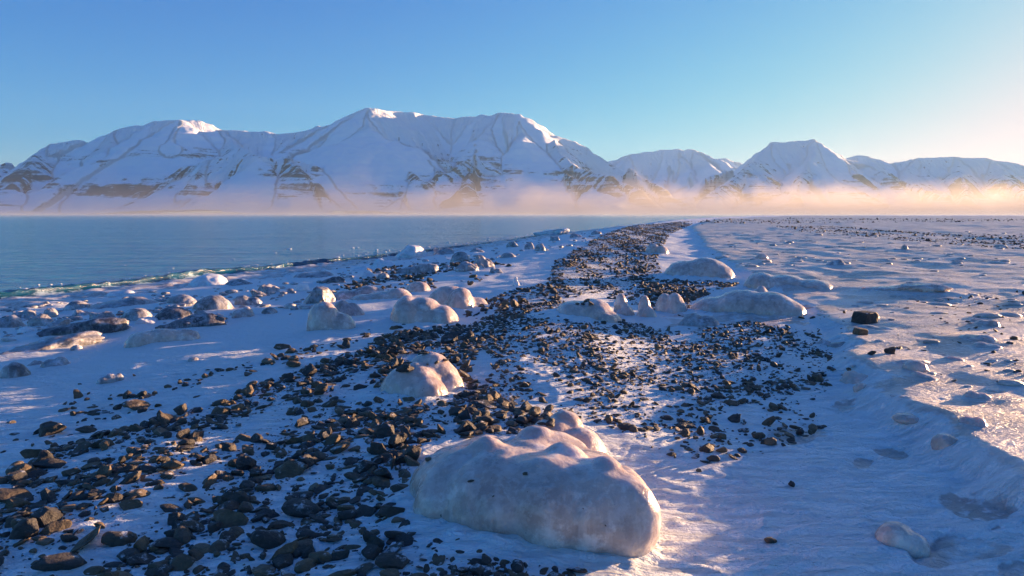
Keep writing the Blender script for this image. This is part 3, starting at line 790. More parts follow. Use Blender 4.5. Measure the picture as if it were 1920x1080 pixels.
SMALL = [   # u0, u1, v0, v1, kind, material, label
    (357, 428, 509, 538, 'round', 'W', 'large white snow-capped ice block at the water edge by the teal wave'),
    (423, 478, 521, 536, 'mound', 'G', 'flat grey ice lump right of the large white block'),
    (203, 254, 541, 556, 'pair', 'W', 'sunlit orange-topped ice lump near the wave at left'),
    (172, 302, 554, 578, 'mound', 'G', 'long low grey ice hummock below the orange-topped lump'),
    (483, 524, 530, 551, 'chunk', 'G', 'grey wedge of ice between the white block and the dark ragged one'),
    (553, 581, 528, 546, 'round', 'W', 'small pale ice knob just left of the ragged dark block'),
    (569, 629, 532, 571, 'chunk', 'G', 'ragged dark ice block behind the bulging brown boulder'),
    (441, 491, 550, 574, 'pair', 'G', 'twin-humped grey ice lump in the middle shore jumble'),
    (363, 438, 549, 583, 'dome', 'G', 'big striped grey ice boulder in the shore jumble'),
    (314, 368, 549, 571, 'dome', 'G', 'grey ice dome left of the big striped one'),
    (292, 362, 571, 601, 'dome', 'D', 'dark domed rock with a thin frost coat in the shore jumble'),
    (172, 214, 581, 601, 'chunk', 'G', 'knobbly grey ice piece above the tilted dark slab'),
    (228, 286, 574, 603, 'dome', 'G', 'brownish grey ice boulder left of the dark domed rock'),
    (120, 171, 561, 583, 'dome', 'G', 'pale grey ice hump near the left shore'),
    (138, 171, 578, 593, 'chunk', 'G', 'small dirty ice piece below the pale grey hump'),
    (16, 68, 577, 601, 'mound', 'G', 'grey ice mound near the left edge, closest to the wave'),
    (82, 108, 574, 596, 'round', 'G', 'small upright grey ice knob near the left edge'),
    (56, 98, 584, 613, 'chunk', 'G', 'pointed grey ice piece near the left edge'),
    (-20, 44, 587, 616, 'mound', 'G', 'grey ice heap cut by the left edge of the picture'),
    (80, 131, 594, 619, 'chunk', 'G', 'jagged grey ice piece left of the tilted dark slab'),
    (35, 63, 610, 624, 'round', 'W', 'tiny pale ice lump in snow below the left ice heap'),
    (87, 236, 592, 629, 'slab', 'D', 'tilted dark rock slab rimmed with frost at left'),
    (300, 419, 585, 616, 'slab', 'D', 'dark rock slab lying below the dark domed rock'),
    (10, 192, 624, 658, 'slab', 'G', 'long ice-hung slab with icicle fringe at the left'),
    (242, 370, 612, 643, 'long', 'Z', 'sausage-shaped beige ice-coated log-like rock in the snow'),
    (4, 54, 674, 709, 'dome', 'G', 'squat grey ice boulder by the left edge in open snow'),
    (80, 131, 666, 688, 'mound', 'G', 'flat grey ice boulder in open snow right of the squat one'),
    (51, 81, 673, 686, 'mound', 'G', 'thin ice scrap between the squat and the flat grey boulders'),
    (183, 231, 697, 719, 'long', 'G', 'short brownish ice loaf in the open snow'),
    (436, 476, 572, 596, 'pair', 'G', 'pale broken ice lump right of the big striped boulder'),
    (491, 521, 574, 589, 'round', 'G', 'small oval ice lump left of the bulging brown boulder'),
    (256, 301, 592, 609, 'chunk', 'W', 'small white ice rubble between two dark rocks'),
    (352, 374, 667, 678, 'round', 'G', 'tiny grey ice lump on the line of beach pebbles'),
    (741, 802, 456, 485, 'chunk', 'W', 'jagged white ice block at the water edge in the middle'),
    (812, 853, 463, 479, 'chunk', 'G', 'grey ice block right of the jagged white one'),
    (880, 909, 464, 473, 'mound', 'G', 'thin flat ice piece on the far shore'),
    (844, 883, 469, 491, 'dome', 'G', 'bluish ice lump below the thin flat piece'),
    (887, 928, 474, 503, 'chunk', 'G', 'large angular ice block in the middle shore rubble'),
    (744, 824, 491, 514, 'slab', 'G', 'long grey ice shelf on the shore gravel'),
    (854, 898, 487, 511, 'chunk', 'G', 'ice block with a pink top on the shore gravel'),
    (917, 944, 499, 513, 'mound', 'G', 'small dark ice lump on snow right of the shore gravel'),
    (937, 968, 472, 484, 'dome', 'G', 'rounded ice lump right of the large angular block'),
    (1002, 1068, 426, 441, 'chunk', 'W', 'far white ice pile standing out at the water edge'),
    (1002, 1024, 454, 471, 'dome', 'G', 'grey ice boulder alone on the far snow slope'),
    (983, 1001, 452, 468, 'chunk', 'G', 'upright ice piece left of the grey far-slope boulder'),
    (949, 974, 451, 464, 'chunk', 'G', 'ragged ice pieces near the far water edge'),
    (961, 974, 516, 536, 'shard', 'W', 'single white upright ice shard on the smooth snow slope'),
    (696, 743, 482, 501, 'mound', 'W', 'bluish white ice hummock left of the long ice shelf'),
    (599, 648, 516, 531, 'slab', 'D', 'dark flat rock behind the ragged dark ice block'),
    (549, 634, 506, 523, 'mound', 'G', 'long bluish ice hummock along the wave'),
    (706, 731, 509, 524, 'round', 'G', 'small brown ice lump at the left end of the shore gravel'),
    (676, 708, 504, 521, 'mound', 'W', 'slanting pale ice sheet at the left end of the shore gravel'),
    (1030, 1050, 441, 452, 'chunk', 'G', 'small ice piece below the far white pile'),
    (1068, 1092, 436, 446, 'chunk', 'G', 'small ice piece right of the far white pile'),
    (1108, 1128, 431, 440, 'chunk', 'G', 'farthest small ice piece before the gravel ridge'),
    (1551, 1585, 484, 498, 'mound', 'G', 'cone-shaped dark ice bump on the right plain'),
    (1416, 1440, 474, 486, 'round', 'Z', 'small ice knob on the plain above the long ice swell'),
    (1625, 1770, 527, 550, 'slab', 'Z', 'long raised ice lip across the right plain'),
    (1826, 1872, 596, 612, 'mound', 'Z', 'flat oval ice cake near the right edge with a long shadow'),
    (1797, 1868, 623, 642, 'mound', 'Z', 'upper one of two stacked ice cakes near the right edge'),
    (1822, 1876, 639, 654, 'mound', 'Z', 'lower one of two stacked ice cakes near the right edge'),
    (1760, 1804, 665, 676, 'mound', 'Z', 'thin ice cake on the smooth right plain'),
    (1693, 1739, 672, 697, 'round', 'Z', 'bright pointed ice cap catching the sun at the sheet edge'),
    (1700, 1755, 694, 711, 'mound', 'Z', 'flat ice bump just below the bright pointed cap'),
    (1578, 1641, 692, 721, 'mound', 'Z', 'broad shaded ice bump left of the bright pointed cap'),
    (1600, 1628, 714, 733, 'round', 'Z', 'small orange-lit ice knob in the snow below the broad bump'),
    (1674, 1727, 772, 800, 'round', 'Z', 'round brownish ice bump on the sheet edge'),
    (1748, 1800, 810, 841, 'round', 'Z', 'round pale ice bump nearest the snow tongue at right'),
    (1806, 1857, 730, 749, 'mound', 'Z', 'lone flat ice bump on the smooth plain, casting a shadow'),
    (1798, 1850, 775, 800, 'mound', 'Z', 'wide shaded ice swell right of the round brownish bump'),
    (1690, 1702, 457, 468, 'round', 'Z', 'tiny round ice ball far out on the right plain'),
    (1528, 1558, 633, 648, 'mound', 'G', 'small ice cake at the right rim of the gravel'),
    (1556, 1600, 638, 650, 'mound', 'G', 'flat ice tongue beside the small cake at the gravel rim'),
    (1820, 1850, 595, 604, 'mound', 'Z', 'small ice scrap behind the flat oval cake'),
    (1425, 1475, 562, 578, 'mound', 'Z', 'low ice hump right behind the whale-backed slab'),
    (1600, 1680, 612, 622, 'mound', 'G', 'thin long ice streak in front of the square rock'),
    (845, 900, 790, 806, 'mound', 'Z', 'small ice cap behind the left shoulder of the very large boulder'),
    (470, 500, 540, 556, 'chunk', 'G', 'small angular ice bit above the twin-humped lump'),
    (655, 700, 497, 508, 'mound', 'W', 'faint white ice drift on the far end of the wave'),
]
MATS = {'W': M_WHITEICE, 'G': M_GREYICE, 'D': M_SLAB, 'Z': M_GLAZE}
VAR = {}
for k in ('dome', 'round', 'long', 'mound', 'chunk', 'slab', 'pair', 'shard'):
    VAR[k] = [make_blob(k, 300 + 7 * i + len(k) * 31) for i in range({'dome': 4, 'mound': 5, 'chunk': 6, 'round': 3, 'slab': 3}.get(k, 2))]
_q = [((a[3] + a[4]) / 2, a[6]) for a, k in BIG] + [((q[0] + q[1]) / 2, q[3]) for q in SMALL]
_g, _ = ground([q[0] for q in _q], [q[1] for q in _q])
GH = {q: g for q, g in zip(_q, _g)}
for a, k in BIG: big_now(*a, **k)
cnt = {}
for i, (u0, u1, v0, v1, k, m, lab) in enumerate(SMALL):
    j = cnt.get(k, 0); cnt[k] = j + 1
    me = VAR[k][j % len(VAR[k])]
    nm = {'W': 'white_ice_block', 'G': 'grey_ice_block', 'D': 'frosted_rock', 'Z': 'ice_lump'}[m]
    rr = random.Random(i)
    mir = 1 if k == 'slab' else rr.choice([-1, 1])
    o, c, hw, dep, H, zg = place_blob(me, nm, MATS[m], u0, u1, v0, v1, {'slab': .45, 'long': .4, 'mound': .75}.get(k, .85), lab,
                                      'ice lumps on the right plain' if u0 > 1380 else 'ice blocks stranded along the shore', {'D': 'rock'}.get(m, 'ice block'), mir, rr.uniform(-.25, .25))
    OCC.append((c[0], c[1], max(hw, dep) * 0.9, min(hw, dep) * 0.9, o.rotation_euler[2] if hw >= dep else o.rotation_euler[2] + math.pi / 2))

# snow banked up against the lumps, more on their lee side (the wind blows from the right)
def bank_snow():
    me = next(o for o in _parked if o.name == 'snowy_beach_ground').data
    n = len(me.vertices); co = np.zeros(n * 3, np.float32); me.vertices.foreach_get('co', co); co = co.reshape(-1, 3)
    add = np.zeros(n)
    for cx, cy_, a, b, rot in OCC:
        k = np.where((np.abs(co[:, 0] - cx) < 3.2 * a) & (np.abs(co[:, 1] - cy_) < 3.2 * a))[0]
        if not len(k): continue
        dx = co[k, 0] - cx; dy = co[k, 1] - cy_
        lx = dx * math.cos(rot) + dy * math.sin(rot); ly = -dx * math.sin(rot) + dy * math.cos(rot)
        q = np.hypot(lx / a, ly / b)
        lee = np.clip((-dx * 0.8 - dy * 0.6) / np.maximum(np.hypot(dx, dy), 1e-3), -1, 1) * 0.5 + 0.5
        w = 0.10 + 0.55 * lee ** 2
        h = min(0.16 * b, 0.10) * (0.35 + 0.65 * lee)
        add[k] = np.maximum(add[k], h * np.where(q < 1, 1, np.exp(-((q - 1) / w) ** 2)))
    co[:, 2] += add * (0.8 + 0.35 * noise2(co[:, 0] * 9, co[:, 1] * 9, 66))
    me.vertices.foreach_set('co', co.ravel()); me.update()
bank_snow()

# small broken ice between the blocks, too small to pick apart
def rubble():
    r = np.random.default_rng(77); vs, fs, n = [], [], 0
    boxes = [(0, 300, 560, 615, 170), (300, 640, 525, 600, 170), (640, 930, 470, 520, 170), (880, 1120, 432, 475, 120), (0, 250, 610, 660, 15)]
    V0, F0 = ICO[1]
    for a, b, c, d, m in boxes:
        u = r.uniform(a, b, m); v = r.uniform(c, d, m)
        v = v + (np.clip((a + b) / 2 - u, -400, 400)) * 0.13
        p, ok = ground(u, v)
        for q, k in zip(p, ok):
            if not k or q[2] < 0.12: continue
            s = 0.04 + 0.13 * r.random() ** 2.2
            V = V0.copy()
            for _ in range(6):
                nn = r.normal(size=3); nn /= np.linalg.norm(nn); kk = V @ nn
                V -= np.clip(kk - r.uniform(.45, .85), 0, None)[:, None] * nn
            V = V * s * np.array([r.uniform(.7, 1.3), r.uniform(.6, 1), r.uniform(.2, .5)])
            t_ = r.uniform(0, 6.3); ca, sa = math.cos(t_), math.sin(t_)
            V = np.stack([V[:, 0] * ca - V[:, 1] * sa, V[:, 0] * sa + V[:, 1] * ca, V[:, 2]], 1)
            vs.append(V + q + np.array([0, 0, s * .15])); fs.append(F0 + n); n += len(V0)
    me = mesh_np('rubble', np.concatenate(vs), np.concatenate(fs))
    link('ice_rubble', me, M_GREYICE, 'stuff', 'small broken ice scattered between the stranded blocks', 'ice rubble')
rubble()

def slush():
    r = np.random.default_rng(79); vs, fs, n = [], [], 0
    V0, F0 = ICO[1]
    for _ in range(480):
        y = 12 * (110 / 12) ** r.random()
        x = float(interp(y, SHORE)) - 0.6 + 2.6 * abs(r.normal()) * -0.6 * (1 if r.random() < .8 else 3) + 0.7 * float(noise2(3.3, y * 0.16, 5))
        s = (0.04 + 0.10 * r.random() ** 2) * (1 + y * 0.004)
        V = V0 * (1 + 0.35 * noise3(V0 * 1.7 + r.uniform(0, 60), 6))[:, None] * s * np.array([r.uniform(.7, 1.6), r.uniform(.6, 1.2), r.uniform(.15, .3)])
        vs.append(V + np.array([x, y, 0.008])); fs.append(F0 + n); n += len(V0)
    me = mesh_np('slush', np.concatenate(vs), np.concatenate(fs))
    link('shore_slush', me, M_WHITEICE, 'stuff', 'white slush and ice bits afloat along the water edge', 'slush')
slush()

def crust():
    r = np.random.default_rng(78); vs, fs, n = [], [], 0
    V0, F0 = ICO[1]
    for a, b, c, d, m in ((1560, 1920, 600, 760, 22), (1400, 1920, 500, 600, 60), (1320, 1920, 430, 500, 210)):
        p, ok = ground(r.uniform(a, b, m), r.uniform(c, d, m))
        for q, k in zip(p, ok):
            if not k or sheet_d(q[0], q[1]) < -0.1: continue
            s = (0.025 + 0.10 * r.random() ** 2.5) * (1 + 0.012 * q[1])
            V = V0 * (1 + 0.22 * noise3(V0 * 1.9 + r.uniform(0, 50), 5))[:, None]
            V = V * s * np.array([r.uniform(.9, 1.8), r.uniform(.6, 1.1), r.uniform(.18, .5)])
            vs.append(V + q); fs.append(F0 + n); n += len(V0)
    me = mesh_np('crust', np.concatenate(vs), np.concatenate(fs))
    attr(me, 'ice', np.ones(len(me.vertices))); attr(me, 'grit', np.zeros(len(me.vertices)))
    link('ice_crust_knobs', me, M_GROUND, 'stuff', 'small frozen knobs dotting the icy crust of the right plain', 'ice crust')
crust()

# ------------------------------------------------------------------ beach stones
def stone_shape(sub, seed, style):
    r = np.random.default_rng(seed)
    V, F = ICO[sub]
    V = V.copy()
    # hew a sphere with planes, stretch it, roughen it
    n = {'slab': 9, 'angular': 13, 'cobble': 8}[style]
    lim = {'slab': (0.50, 0.88), 'angular': (0.46, 0.80), 'cobble': (0.70, 0.93)}[style]
    N = r.normal(size=(n, 3))
    if style == 'slab': N[: n - 3, 2] *= 0.25
    N /= np.linalg.norm(N, axis=1)[:, None]
    for nn in N:
        L = r.uniform(*lim); k = V @ nn
        V -= np.clip(k - L, 0, None)[:, None] * nn * 0.96
    V += V * (0.10 * noise3(V * 1.7 + seed, seed) + 0.055 * noise3(V * 4.2 + seed, seed + 5))[:, None]
    sc = {'slab': (1, r.uniform(.45, .8), r.uniform(.13, .28)), 'angular': (1, r.uniform(.55, .9), r.uniform(.42, .7)), 'cobble': (1, r.uniform(.6, .85), r.uniform(.36, .55))}[style]
    V *= np.array(sc)
    if style == 'slab': V[:, 2] += 0.10 * (r.random() - .5) * V[:, 0] + 0.05 * noise3(V * 2.5, seed + 8)
    V /= np.abs(V[:, 0]).max()
    return V, F

STYLES = ['slab', 'angular', 'slab', 'cobble', 'slab', 'angular', 'slab']
LOW = {s: [[stone_shape(s, 1000 + i * 13 + s, STYLES[i % 7]) for i in range(28)]][0] for s in (0, 1, 2)}
HIGH = []
for i in range(35):
    V, F = stone_shape(3, 5000 + i * 17, STYLES[i % 7])
    me = mesh_np('beach_stone', V, F, STYLES[i % 7] == 'cobble')
    attr(me, 'tint', np.full(len(V), (i * 0.377) % 1.0))
    me.materials.append(M_STONE)
    HIGH.append((me, STYLES[i % 7], V))

def sample(poly, n, clump, seed):
    r = np.random.default_rng(seed)
    P = np.array(poly, float); N = len(P)
    dense = np.concatenate([P[i] + (P[(i + 1) % N] - P[i]) * np.linspace(0, 1, 4)[:-1, None] for i in range(N)])
    g, ok = ground(dense[:, 0], dense[:, 1])
    g = g[ok]
    out = np.zeros((0, 3))
    # work in slices of depth, so that long thin patches are filled evenly
    ya, yb = g[:, 1].min(), g[:, 1].max()
    area_c = []; cand = []
    edges = np.geomspace(ya, yb, 13)
    for a, b in zip(edges[:-1], edges[1:]):
        k = (g[:, 1] >= a * 0.75) & (g[:, 1] <= b * 1.33)
        if k.sum() < 2: continue
        xa, xb = g[k, 0].min() - 0.2, g[k, 0].max() + 0.2
        m = 9000
        x = r.uniform(xa, xb, m); y = r.uniform(a, b, m); z = height(x, y)
        u, v = project(x, y, z)
        q = in_poly(u, v, poly)
        cand.append(np.stack([x, y, z], 1)[q]); area_c.append(np.full(q.sum(), (xb - xa) * (b - a) / m))
    p = np.concatenate(cand); w = np.concatenate(area_c)
    if clump:
        c = fbm2(p[:, 0] * 1.7, p[:, 1] * 1.7 * (8 / (8 + p[:, 1])), 3, seed + 77)
        w = w * np.clip(0.55 + clump * 1.5 * c, 0.03, 3)
    q = r.choice(len(p), size=min(n, int(len(p) * 0.8)), replace=False, p=w / w.sum())
    return p[q]

def blocked(p, s):
    b = np.zeros(len(p), bool)
    for cx, cy_, a, bb, rot in OCC:
        dx = p[:, 0] - cx; dy = p[:, 1] - cy_
        lx = dx * math.cos(rot) + dy * math.sin(rot); ly = -dx * math.sin(rot) + dy * math.cos(rot)
        b |= (lx / (a + s * .3)) ** 2 + (ly / (bb + s * .3)) ** 2 < 1
    return b

# stones one can name, each where it lies in the photograph: u, v of its foot, width in pixels, style, tilt, turn, label
NAMED = [
    (1621, 607, 40, 'block', 0.0, 0.5, 'square brown rock standing alone on the icy right plain'),
    (842, 645, 44, 'angular', 0.5, 0.6, 'big tilted brown stone crowning the gravel by the stone-heaped ice boulder'),
    (503, 1030, 68, 'cobble', 0.35, 0.2, 'round sunlit tan stone with a pitted face, lower left foreground'),
    (432, 990, 68, 'angular', 0.1, 0.0, 'angular orange-lit stone in the lower left foreground'),
    (28, 948, 70, 'slab', 0.25, 0.1, 'flat oval stone at the left edge of the picture'),
    (545, 896, 64, 'angular', 0.1, 0.3, 'square dark stone in the gravel left of the very large ice boulder'),
    (567, 975, 76, 'cobble', 0.2, 0.0, 'wide two-toned stone left of the very large ice boulder'),
    (224, 1026, 64, 'cobble', 0.15, 0.1, 'thick tan cobble in the bottom left foreground'),
    (120, 1078, 100, 'slab', 0.2, 0.3, 'broad brown slab at the bottom left corner'),
    (165, 1030, 80, 'slab', 0.5, 0.8, 'leaning dark slab with a snow-dusted back, bottom left'),
    (258, 770, 52, 'slab', 0.4, 0.3, 'dark twisted stone alone on the smooth snow at left'),
    (737, 1072, 68, 'cobble', 0.1, 0.0, 'oval dark stone at the bottom edge left of the very large boulder'),
    (97, 818, 52, 'angular', 0.3, 0.5, 'dark stone with a snow cap on the snow at left'),
    (163, 812, 38, 'slab', 0.2, 0.0, 'flat dark stone right of the snow-capped one at left'),
    (637, 852, 50, 'cobble', 0.3, 0.9, 'tall dark cobble in the middle of the left gravel'),
    (341, 1072, 54, 'angular', 0.1, 0.2, 'rough black stone at the bottom edge'),
    (383, 1042, 44, 'cobble', 0.2, 0.1, 'smooth grey oval cobble above the rough black stone'),
    (910, 768, 54, 'slab', 0.2, 0.2, 'large flat brown stone in the snow behind the very large boulder'),
    (1014, 800, 44, 'cobble', 0.1, 0.1, 'black glossy stone on the rear tongue of ice'),
    (1483, 914, 14, 'angular', 0.6, 0.3, 'single small stone on the bare snow at lower right'),
    (1444, 1021, 25, 'cobble', 0.1, 0.0, 'small dark cobble on the bare snow near the bottom, right of the boulder'),
    (1310, 886, 13, 'angular', 0.2, 0.0, 'tiny lone stone on the snow right of the very large boulder'),
    (653, 976, 42, 'cobble', 0.2, 0.4, 'brown cobble close to the left flank of the very large boulder'),
    (1613, 628, 22, 'block', 0.1, 0.2, 'small dark block in front of the square brown rock'),
    (1670, 664, 25, 'angular', 0.1, 0.2, 'pyramid-shaped dark stone on the smooth right plain'),
    (1422, 823, 28, 'cobble', 0.1, 0.3, 'dark stone at the left tip of the bare ice patch'),
    (1372, 762, 36, 'slab', 0.1, 0.1, 'flat dark stone at the right tail of the gravel'),
    (1345, 750, 40, 'slab', 0.2, 0.2, 'dark slab beside the flat stone at the right gravel tail'),
    (1172, 808, 34, 'cobble', 0.1, 0.0, 'oval grey stone in snow right of the rear tongue of ice'),
    (1286, 804, 40, 'slab', 0.1, 0.1, 'broad dark stone on snow between gravel and bare ice patch'),
    (530, 656, 32, 'angular', 0.1, 0.0, 'lone dark angular stone on the snow below the bulging brown boulder'),
    (651, 640, 18, 'cobble', 0.1, 0.0, 'round black pebble in front of the bulging brown boulder'),
    (550, 690, 28, 'cobble', 0.1, 0.0, 'dark rounded stone at the upper rim of the left gravel'),
    (95, 880, 56, 'slab', 0.1, 0.1, 'long low dark stone left of the gravel heart'),
    (885, 905, 16, 'cobble', 0.1, 0.0, ''),
]
NAMED = [n for n in NAMED if n[6]]
BLOCK = None
def stone_object(me, label, group, p, size, tilt, turn, sink, zs=1.0):
    o = bpy.data.objects.new('beach_stone', me)
    COL.objects.link(o)
    o['label'] = label; o['category'] = 'stone'; o['group'] = group
    o.scale = (size, size, size * zs)
    o.rotation_euler = (tilt * math.cos(turn * 3), tilt * math.sin(turn * 5 + 1), turn)
    o.location = (p[0], p[1], p[2] + sink)
    return o

blk = []
for k in range(3):       # squarish blocks
    V, F = ICO[3]; V = V.copy()
    r_ = np.random.default_rng(60 + k)
    V = np.clip(V * 1.35, -0.85, 0.85) * np.array([1, .8, .66]) + V * 0.12
    V += V * (0.07 * noise3(V * 2 + k, 60 + k) + 0.03 * noise3(V * 6, 70 + k))[:, None]
    V /= np.abs(V[:, 0]).max()
    me = mesh_np('beach_stone', V, F); attr(me, 'tint', np.full(len(V), 0.35 + 0.2 * k)); me.materials.append(M_STONE)
    blk.append((me, 'block', V))

from mathutils.bvhtree import BVHTree
def on_boulder(spots):
    me, o = BOULDER[0]
    M = Matrix.Translation(o.location) @ o.rotation_euler.to_matrix().to_4x4()
    bvh = BVHTree.FromPolygons([M @ v.co for v in me.vertices], [tuple(p.vertices) for p in me.polygons])
    for i, (u, v, w, lab) in enumerate(spots):
        d = Vector(ray(u, v)).normalized()
        hit = bvh.ray_cast(Vector(CAM), d)[0]
        if hit is None: continue
        size = w / 2 * hit.y / FPX
        stone_object(HIGH[5 * i + 3][0], lab, 'pebbles frozen into the very large boulder', hit, size, 0.3, i * 1.3, 0.0)
on_boulder([(805, 862, 19, 'small angular pebble frozen on the left shoulder of the very large boulder'), (986, 888, 13, 'small dark pebble frozen at the middle top of the very large boulder'),
            (882, 902, 20, 'flat dark pebble sunk in the upper front of the very large boulder'), (925, 930, 7, 'tiny black pebble frozen in the front face of the very large boulder'), (1135, 985, 6, 'tiny dark pebble low on the right front of the very large boulder')])

def heap(lab_part, spots, seed, what, group):
    # dark stones lying on the ice of one boulder: cast down the sight line, settle on what it meets
    o = next(q for q in COL.objects if q.get('label', '').startswith(lab_part))
    M = Matrix.LocRotScale(o.location, o.rotation_euler, o.scale)
    bvh = BVHTree.FromPolygons([M @ v.co for v in o.data.vertices], [tuple(p.vertices) for p in o.data.polygons])
    r = random.Random(seed); got = []
    for (u0, u1, v0, v1, n, w0, w1) in spots:
        for _ in range(n):
            d = Vector(ray(r.uniform(u0, u1), r.uniform(v0, v1))).normalized()
            hit = bvh.ray_cast(Vector(CAM), d)[0]
            if hit is None: continue
            got.append((r.uniform(w0, w1) / 2 * hit.y / FPX, hit))
    got.sort(key=lambda q: -q[0])
    names = ['largest'] + [w + ' largest' for w in 'second third fourth fifth sixth seventh eighth ninth tenth eleventh twelfth thirteenth fourteenth fifteenth sixteenth seventeenth eighteenth nineteenth twentieth'.split()]
    for k, (size, hit) in enumerate(got[:20]):
        stone_object(HIGH[r.randrange(len(HIGH))][0], names[k] + ' ' + what, group, hit, size, r.uniform(0, .5), r.uniform(0, 6), size * 0.12)
heap('pinkish ice-coated boulder with dark stones', [(716, 772, 662, 700, 16, 16, 40), (772, 800, 652, 672, 5, 14, 30), (800, 835, 672, 690, 3, 12, 20)], 4, 'dark stone heaped on the pinkish stone-heaped ice boulder', 'stones heaped on an ice boulder')
heap('smooth tongue-shaped ice lump', [(985, 1035, 782, 800, 12, 12, 26)], 5, 'dark stone lying on the rear tongue of ice', 'stones on the rear tongue of ice')
heap('broad flat ice-coated boulder', [(1060, 1120, 556, 575, 8, 8, 16)], 6, 'stone frozen on top of the broad flat ice boulder', 'stones on the broad flat ice boulder')

named_pos = []
ng, _ = ground([n[0] for n in NAMED], [n[1] for n in NAMED])
for i, (u, v, w, st, tilt, turn, lab) in enumerate(NAMED):
    p = ng[i]
    wd = p[1] * CP - (p[2] - CAM[2]) * SP
    size = w / 2 * wd / FPX
    cand = blk if st == 'block' else [h for h in HIGH if h[1] == st]
    me, s_, V = cand[i % len(cand)]
    fw = p[:2] / np.hypot(p[0], p[1]); q = p.copy(); q[:2] += fw * size * 0.6
    q[2] = float(height(q[0], q[1]))
    zlo = -V[:, 2].min() * size
    stone_object(me, lab, 'stones that stand out on the beach', q, size, tilt, turn, zlo * 0.55 + tilt * size * 0.25)
    named_pos.append((q[0], q[1], size))
for (x, y, s) in named_pos: OCC.append((x, y, s * 0.8, s * 0.6, 0))

ALL = []
for ki, (key, (poly, n, (smin, smax), clump, g)) in enumerate(GRAVEL.items()):
    p = sample(poly, n, clump, 40 + ki)
    r = np.random.default_rng(90 + ki)
    s = smin * (smax / smin) ** (r.random(len(p)) ** 1.9)
    ok = ~blocked(p, s)
    for pp, ss in zip(p[ok], s[ok]): ALL.append((pp[0], pp[1], pp[2], ss, key))
# stones heaped against the two ice boulders
for (u, v, n, du, dv, zz) in ((735, 690, 34, 38, 20, .05), (770, 660, 26, 40, 10, .08), (1000, 788, 20, 30, 10, .06), (890, 808, 26, 45, 9, .03), (760, 720, 10, 20, 10, .03)):
    r = np.random.default_rng(int(u))
    p, _ = ground(u + r.normal(0, du * .5, n), v + r.normal(0, dv * .5, n))
    for pp in p: ALL.append((pp[0], pp[1], pp[2] + r.uniform(0, zz), r.uniform(.03, .075), 'near'))
A = np.array([(a[0], a[1], a[2], a[3]) for a in ALL]); K = [a[4] for a in ALL]
# drop the worst overlaps among the larger ones
order = np.argsort(-A[:, 3]); keep = np.ones(len(A), bool)
cell = {}
for i in order:
    x, y, z, s = A[i]
    cx, cy_ = int(x // 0.15), int(y // 0.15)
    bad = False
    for ax in (-1, 0, 1):
        for ay in (-1, 0, 1):
            for j in cell.get((cx + ax, cy_ + ay), ()):
                if (A[j, 0] - x) ** 2 + (A[j, 1] - y) ** 2 < (0.52 * (A[j, 3] * .8 + s * .8)) ** 2: bad = True; break
            if bad: break
        if bad: break
    if bad and K[i] != 'ridge': keep[i] = False
    else: cell.setdefault((cx, cy_), []).append(i)
A = A[keep]; K = [k for k, f in zip(K, keep) if f]
uu, vv = project(A[:, 0], A[:, 1], A[:, 2])
seen = (uu > 4) & (uu < 1916) & (vv < 1076)
px = np.where(seen, A[:, 3] / A[:, 1], 0)
top = set(np.argsort(-px)[:300 - len(NAMED) - 40].tolist())
r = np.random.default_rng(321)
LAND = [(ng[i][0], ng[i][1], n[0], n[1], w) for i, (n, w) in enumerate(zip(NAMED, [
    'square brown rock', 'big tilted brown stone', 'round tan pitted stone', 'angular orange-lit stone', 'oval left-edge stone', 'square dark stone', 'wide two-toned stone', 'thick tan cobble', 'bottom-left slab', 'leaning snow-dusted slab',
    'dark twisted stone', 'oval bottom-edge stone', 'snow-capped left stone', None, 'tall dark cobble', 'rough black stone', 'grey oval cobble', 'large flat brown stone', 'rear ice tongue', None, None, None, 'brown flank cobble', None, None,
    'bare ice patch', 'gravel-tail flat stone', None, 'oval grey stone', 'broad dark stone', 'lone angular stone', None, 'rounded rim stone', 'long low dark stone'])) if w]
LAND += [(None, None, u, v, w) for u, v, w in ((990, 960, 'very large boulder'), (790, 710, 'stone-heaped ice boulder'), (795, 580, 'humped amber boulder'), (1100, 580, 'broad flat ice boulder'), (1400, 565, 'whale-backed slab'), (1215, 575, 'three ice bulbs'), (1010, 690, 'gravel right of the stone-heaped boulder'), (1120, 740, 'gravel behind the rear ice tongue'), (1180, 650, 'gravel below the ice bulbs'), (1300, 690, 'right gravel field'), (1420, 660, 'gravel below the whale-backed slab'), (660, 790, 'upper left gravel'), (480, 780, 'left gravel rim'))]
LOOK = {'slab': 'flat dark slate', 'angular': 'angular dark stone', 'cobble': 'rounded dark cobble'}
RANK = ['largest'] + [w + ' largest' for w in 'second third fourth fifth sixth seventh eighth ninth tenth eleventh twelfth thirteenth fourteenth fifteenth sixteenth seventeenth eighteenth nineteenth twentieth'.split()] + ['smallish'] * 60
r2 = np.random.default_rng(555)
PICK = {i: int(r2.integers(len(HIGH))) for i in sorted(top)}
cells = {}
for i in sorted(top):
    d = [math.hypot((uu[i] - L[2]), (vv[i] - L[3]) * 1.6) for L in LAND]
    L = LAND[int(np.argmin(d))]
    dx, dy = uu[i] - L[2], (vv[i] - L[3]) * 1.6
    side = ('left of' if dx < 0 else 'right of') if abs(dx) > abs(dy) else ('behind' if dy < 0 else 'in front of')
    cells.setdefault((HIGH[PICK[i]][1], side, L[4]), []).append(i)
LABEL = {}
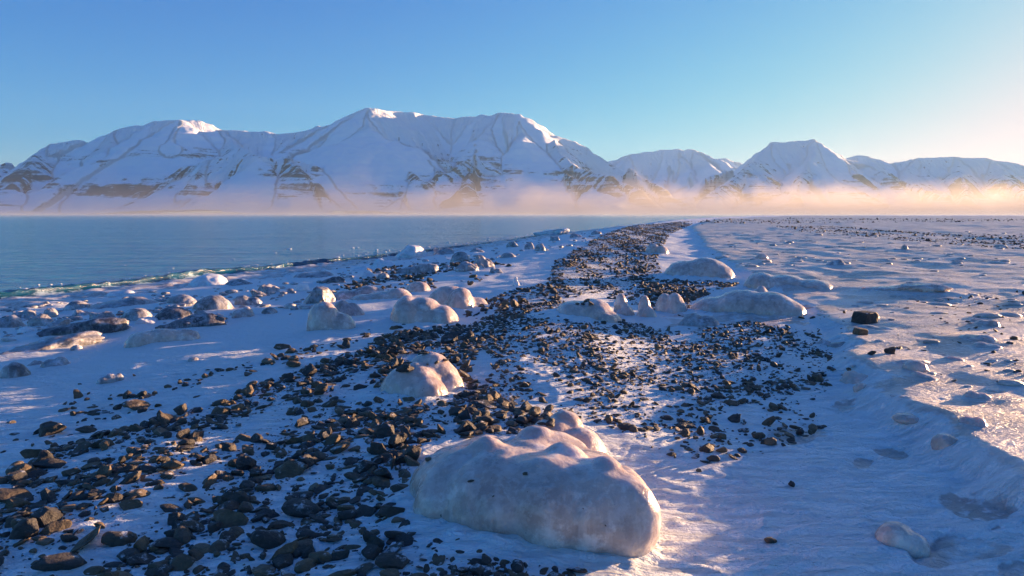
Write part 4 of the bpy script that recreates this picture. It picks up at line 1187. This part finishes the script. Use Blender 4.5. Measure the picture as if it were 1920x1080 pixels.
for (st, side, w), ids in cells.items():
    ids.sort(key=lambda i: -px[i])
    for k, i in enumerate(ids):
        LABEL[i] = (RANK[k] + ' ' if len(ids) > 1 else '') + LOOK[st] + ' just ' + side + ' the ' + w
acc_v, acc_f, acc_t, n0 = [], [], [], 0
for i in range(len(A)):
    x, y, z, s = A[i]
    turn = r.uniform(0, 6.283); steep = r.random() < 0.24
    tx, ty = (r.normal(0, 0.5), r.normal(0, 0.5)) if steep else (r.normal(0, 0.2), r.normal(0, 0.2))
    if i in top:
        me, st, V = HIGH[PICK[i]]
        zlo = -V[:, 2].min() * s
        lab = LABEL[i]
        o = bpy.data.objects.new('beach_stone', me); COL.objects.link(o)
        o['label'] = lab; o['category'] = 'stone'; o['group'] = 'loose stones of the near gravel'
        o.scale = (s, s, s); o.rotation_euler = (tx, ty, turn); o.location = (x, y, z + zlo * r.uniform(-0.1, 0.65))
    else:
        q = s / y
        sub = 2 if q > 0.0095 else (1 if q > 0.0026 else 0)
        V, F = LOW[sub][r.integers(28)]
        ca, sa = math.cos(turn), math.sin(turn)
        W = V * s
        W = np.stack([W[:, 0], W[:, 1] - tx * W[:, 2], W[:, 2] + tx * W[:, 1] + ty * W[:, 0]], 1)
        W = np.stack([W[:, 0] * ca - W[:, 1] * sa + x, W[:, 0] * sa + W[:, 1] * ca + y, W[:, 2] + z - V[:, 2].min() * s * r.uniform(-0.15, 0.65)], 1)
        acc_v.append(W); acc_f.append(F + n0); acc_t.append(np.full(len(V), r.random())); n0 += len(V)
me = mesh_np('gravel', np.concatenate(acc_v), np.concatenate(acc_f), False)
attr(me, 'tint', np.concatenate(acc_t))
link('beach_gravel', me, M_STONE, 'stuff', 'dark shingle strewn over the snow and along the beach ridge', 'gravel')
print('stones', len(A), 'gravel tris', len(me.polygons))

for o in _parked: COL.objects.link(o)
COL.children.unlink(TMP); bpy.data.collections.remove(TMP)
print('tris', sum(len(o.data.polygons) * (2 if len(o.data.polygons) and o.data.polygons[0].loop_total == 4 else 1) for o in COL.objects if o.type == 'MESH' and o.data.users < 2))
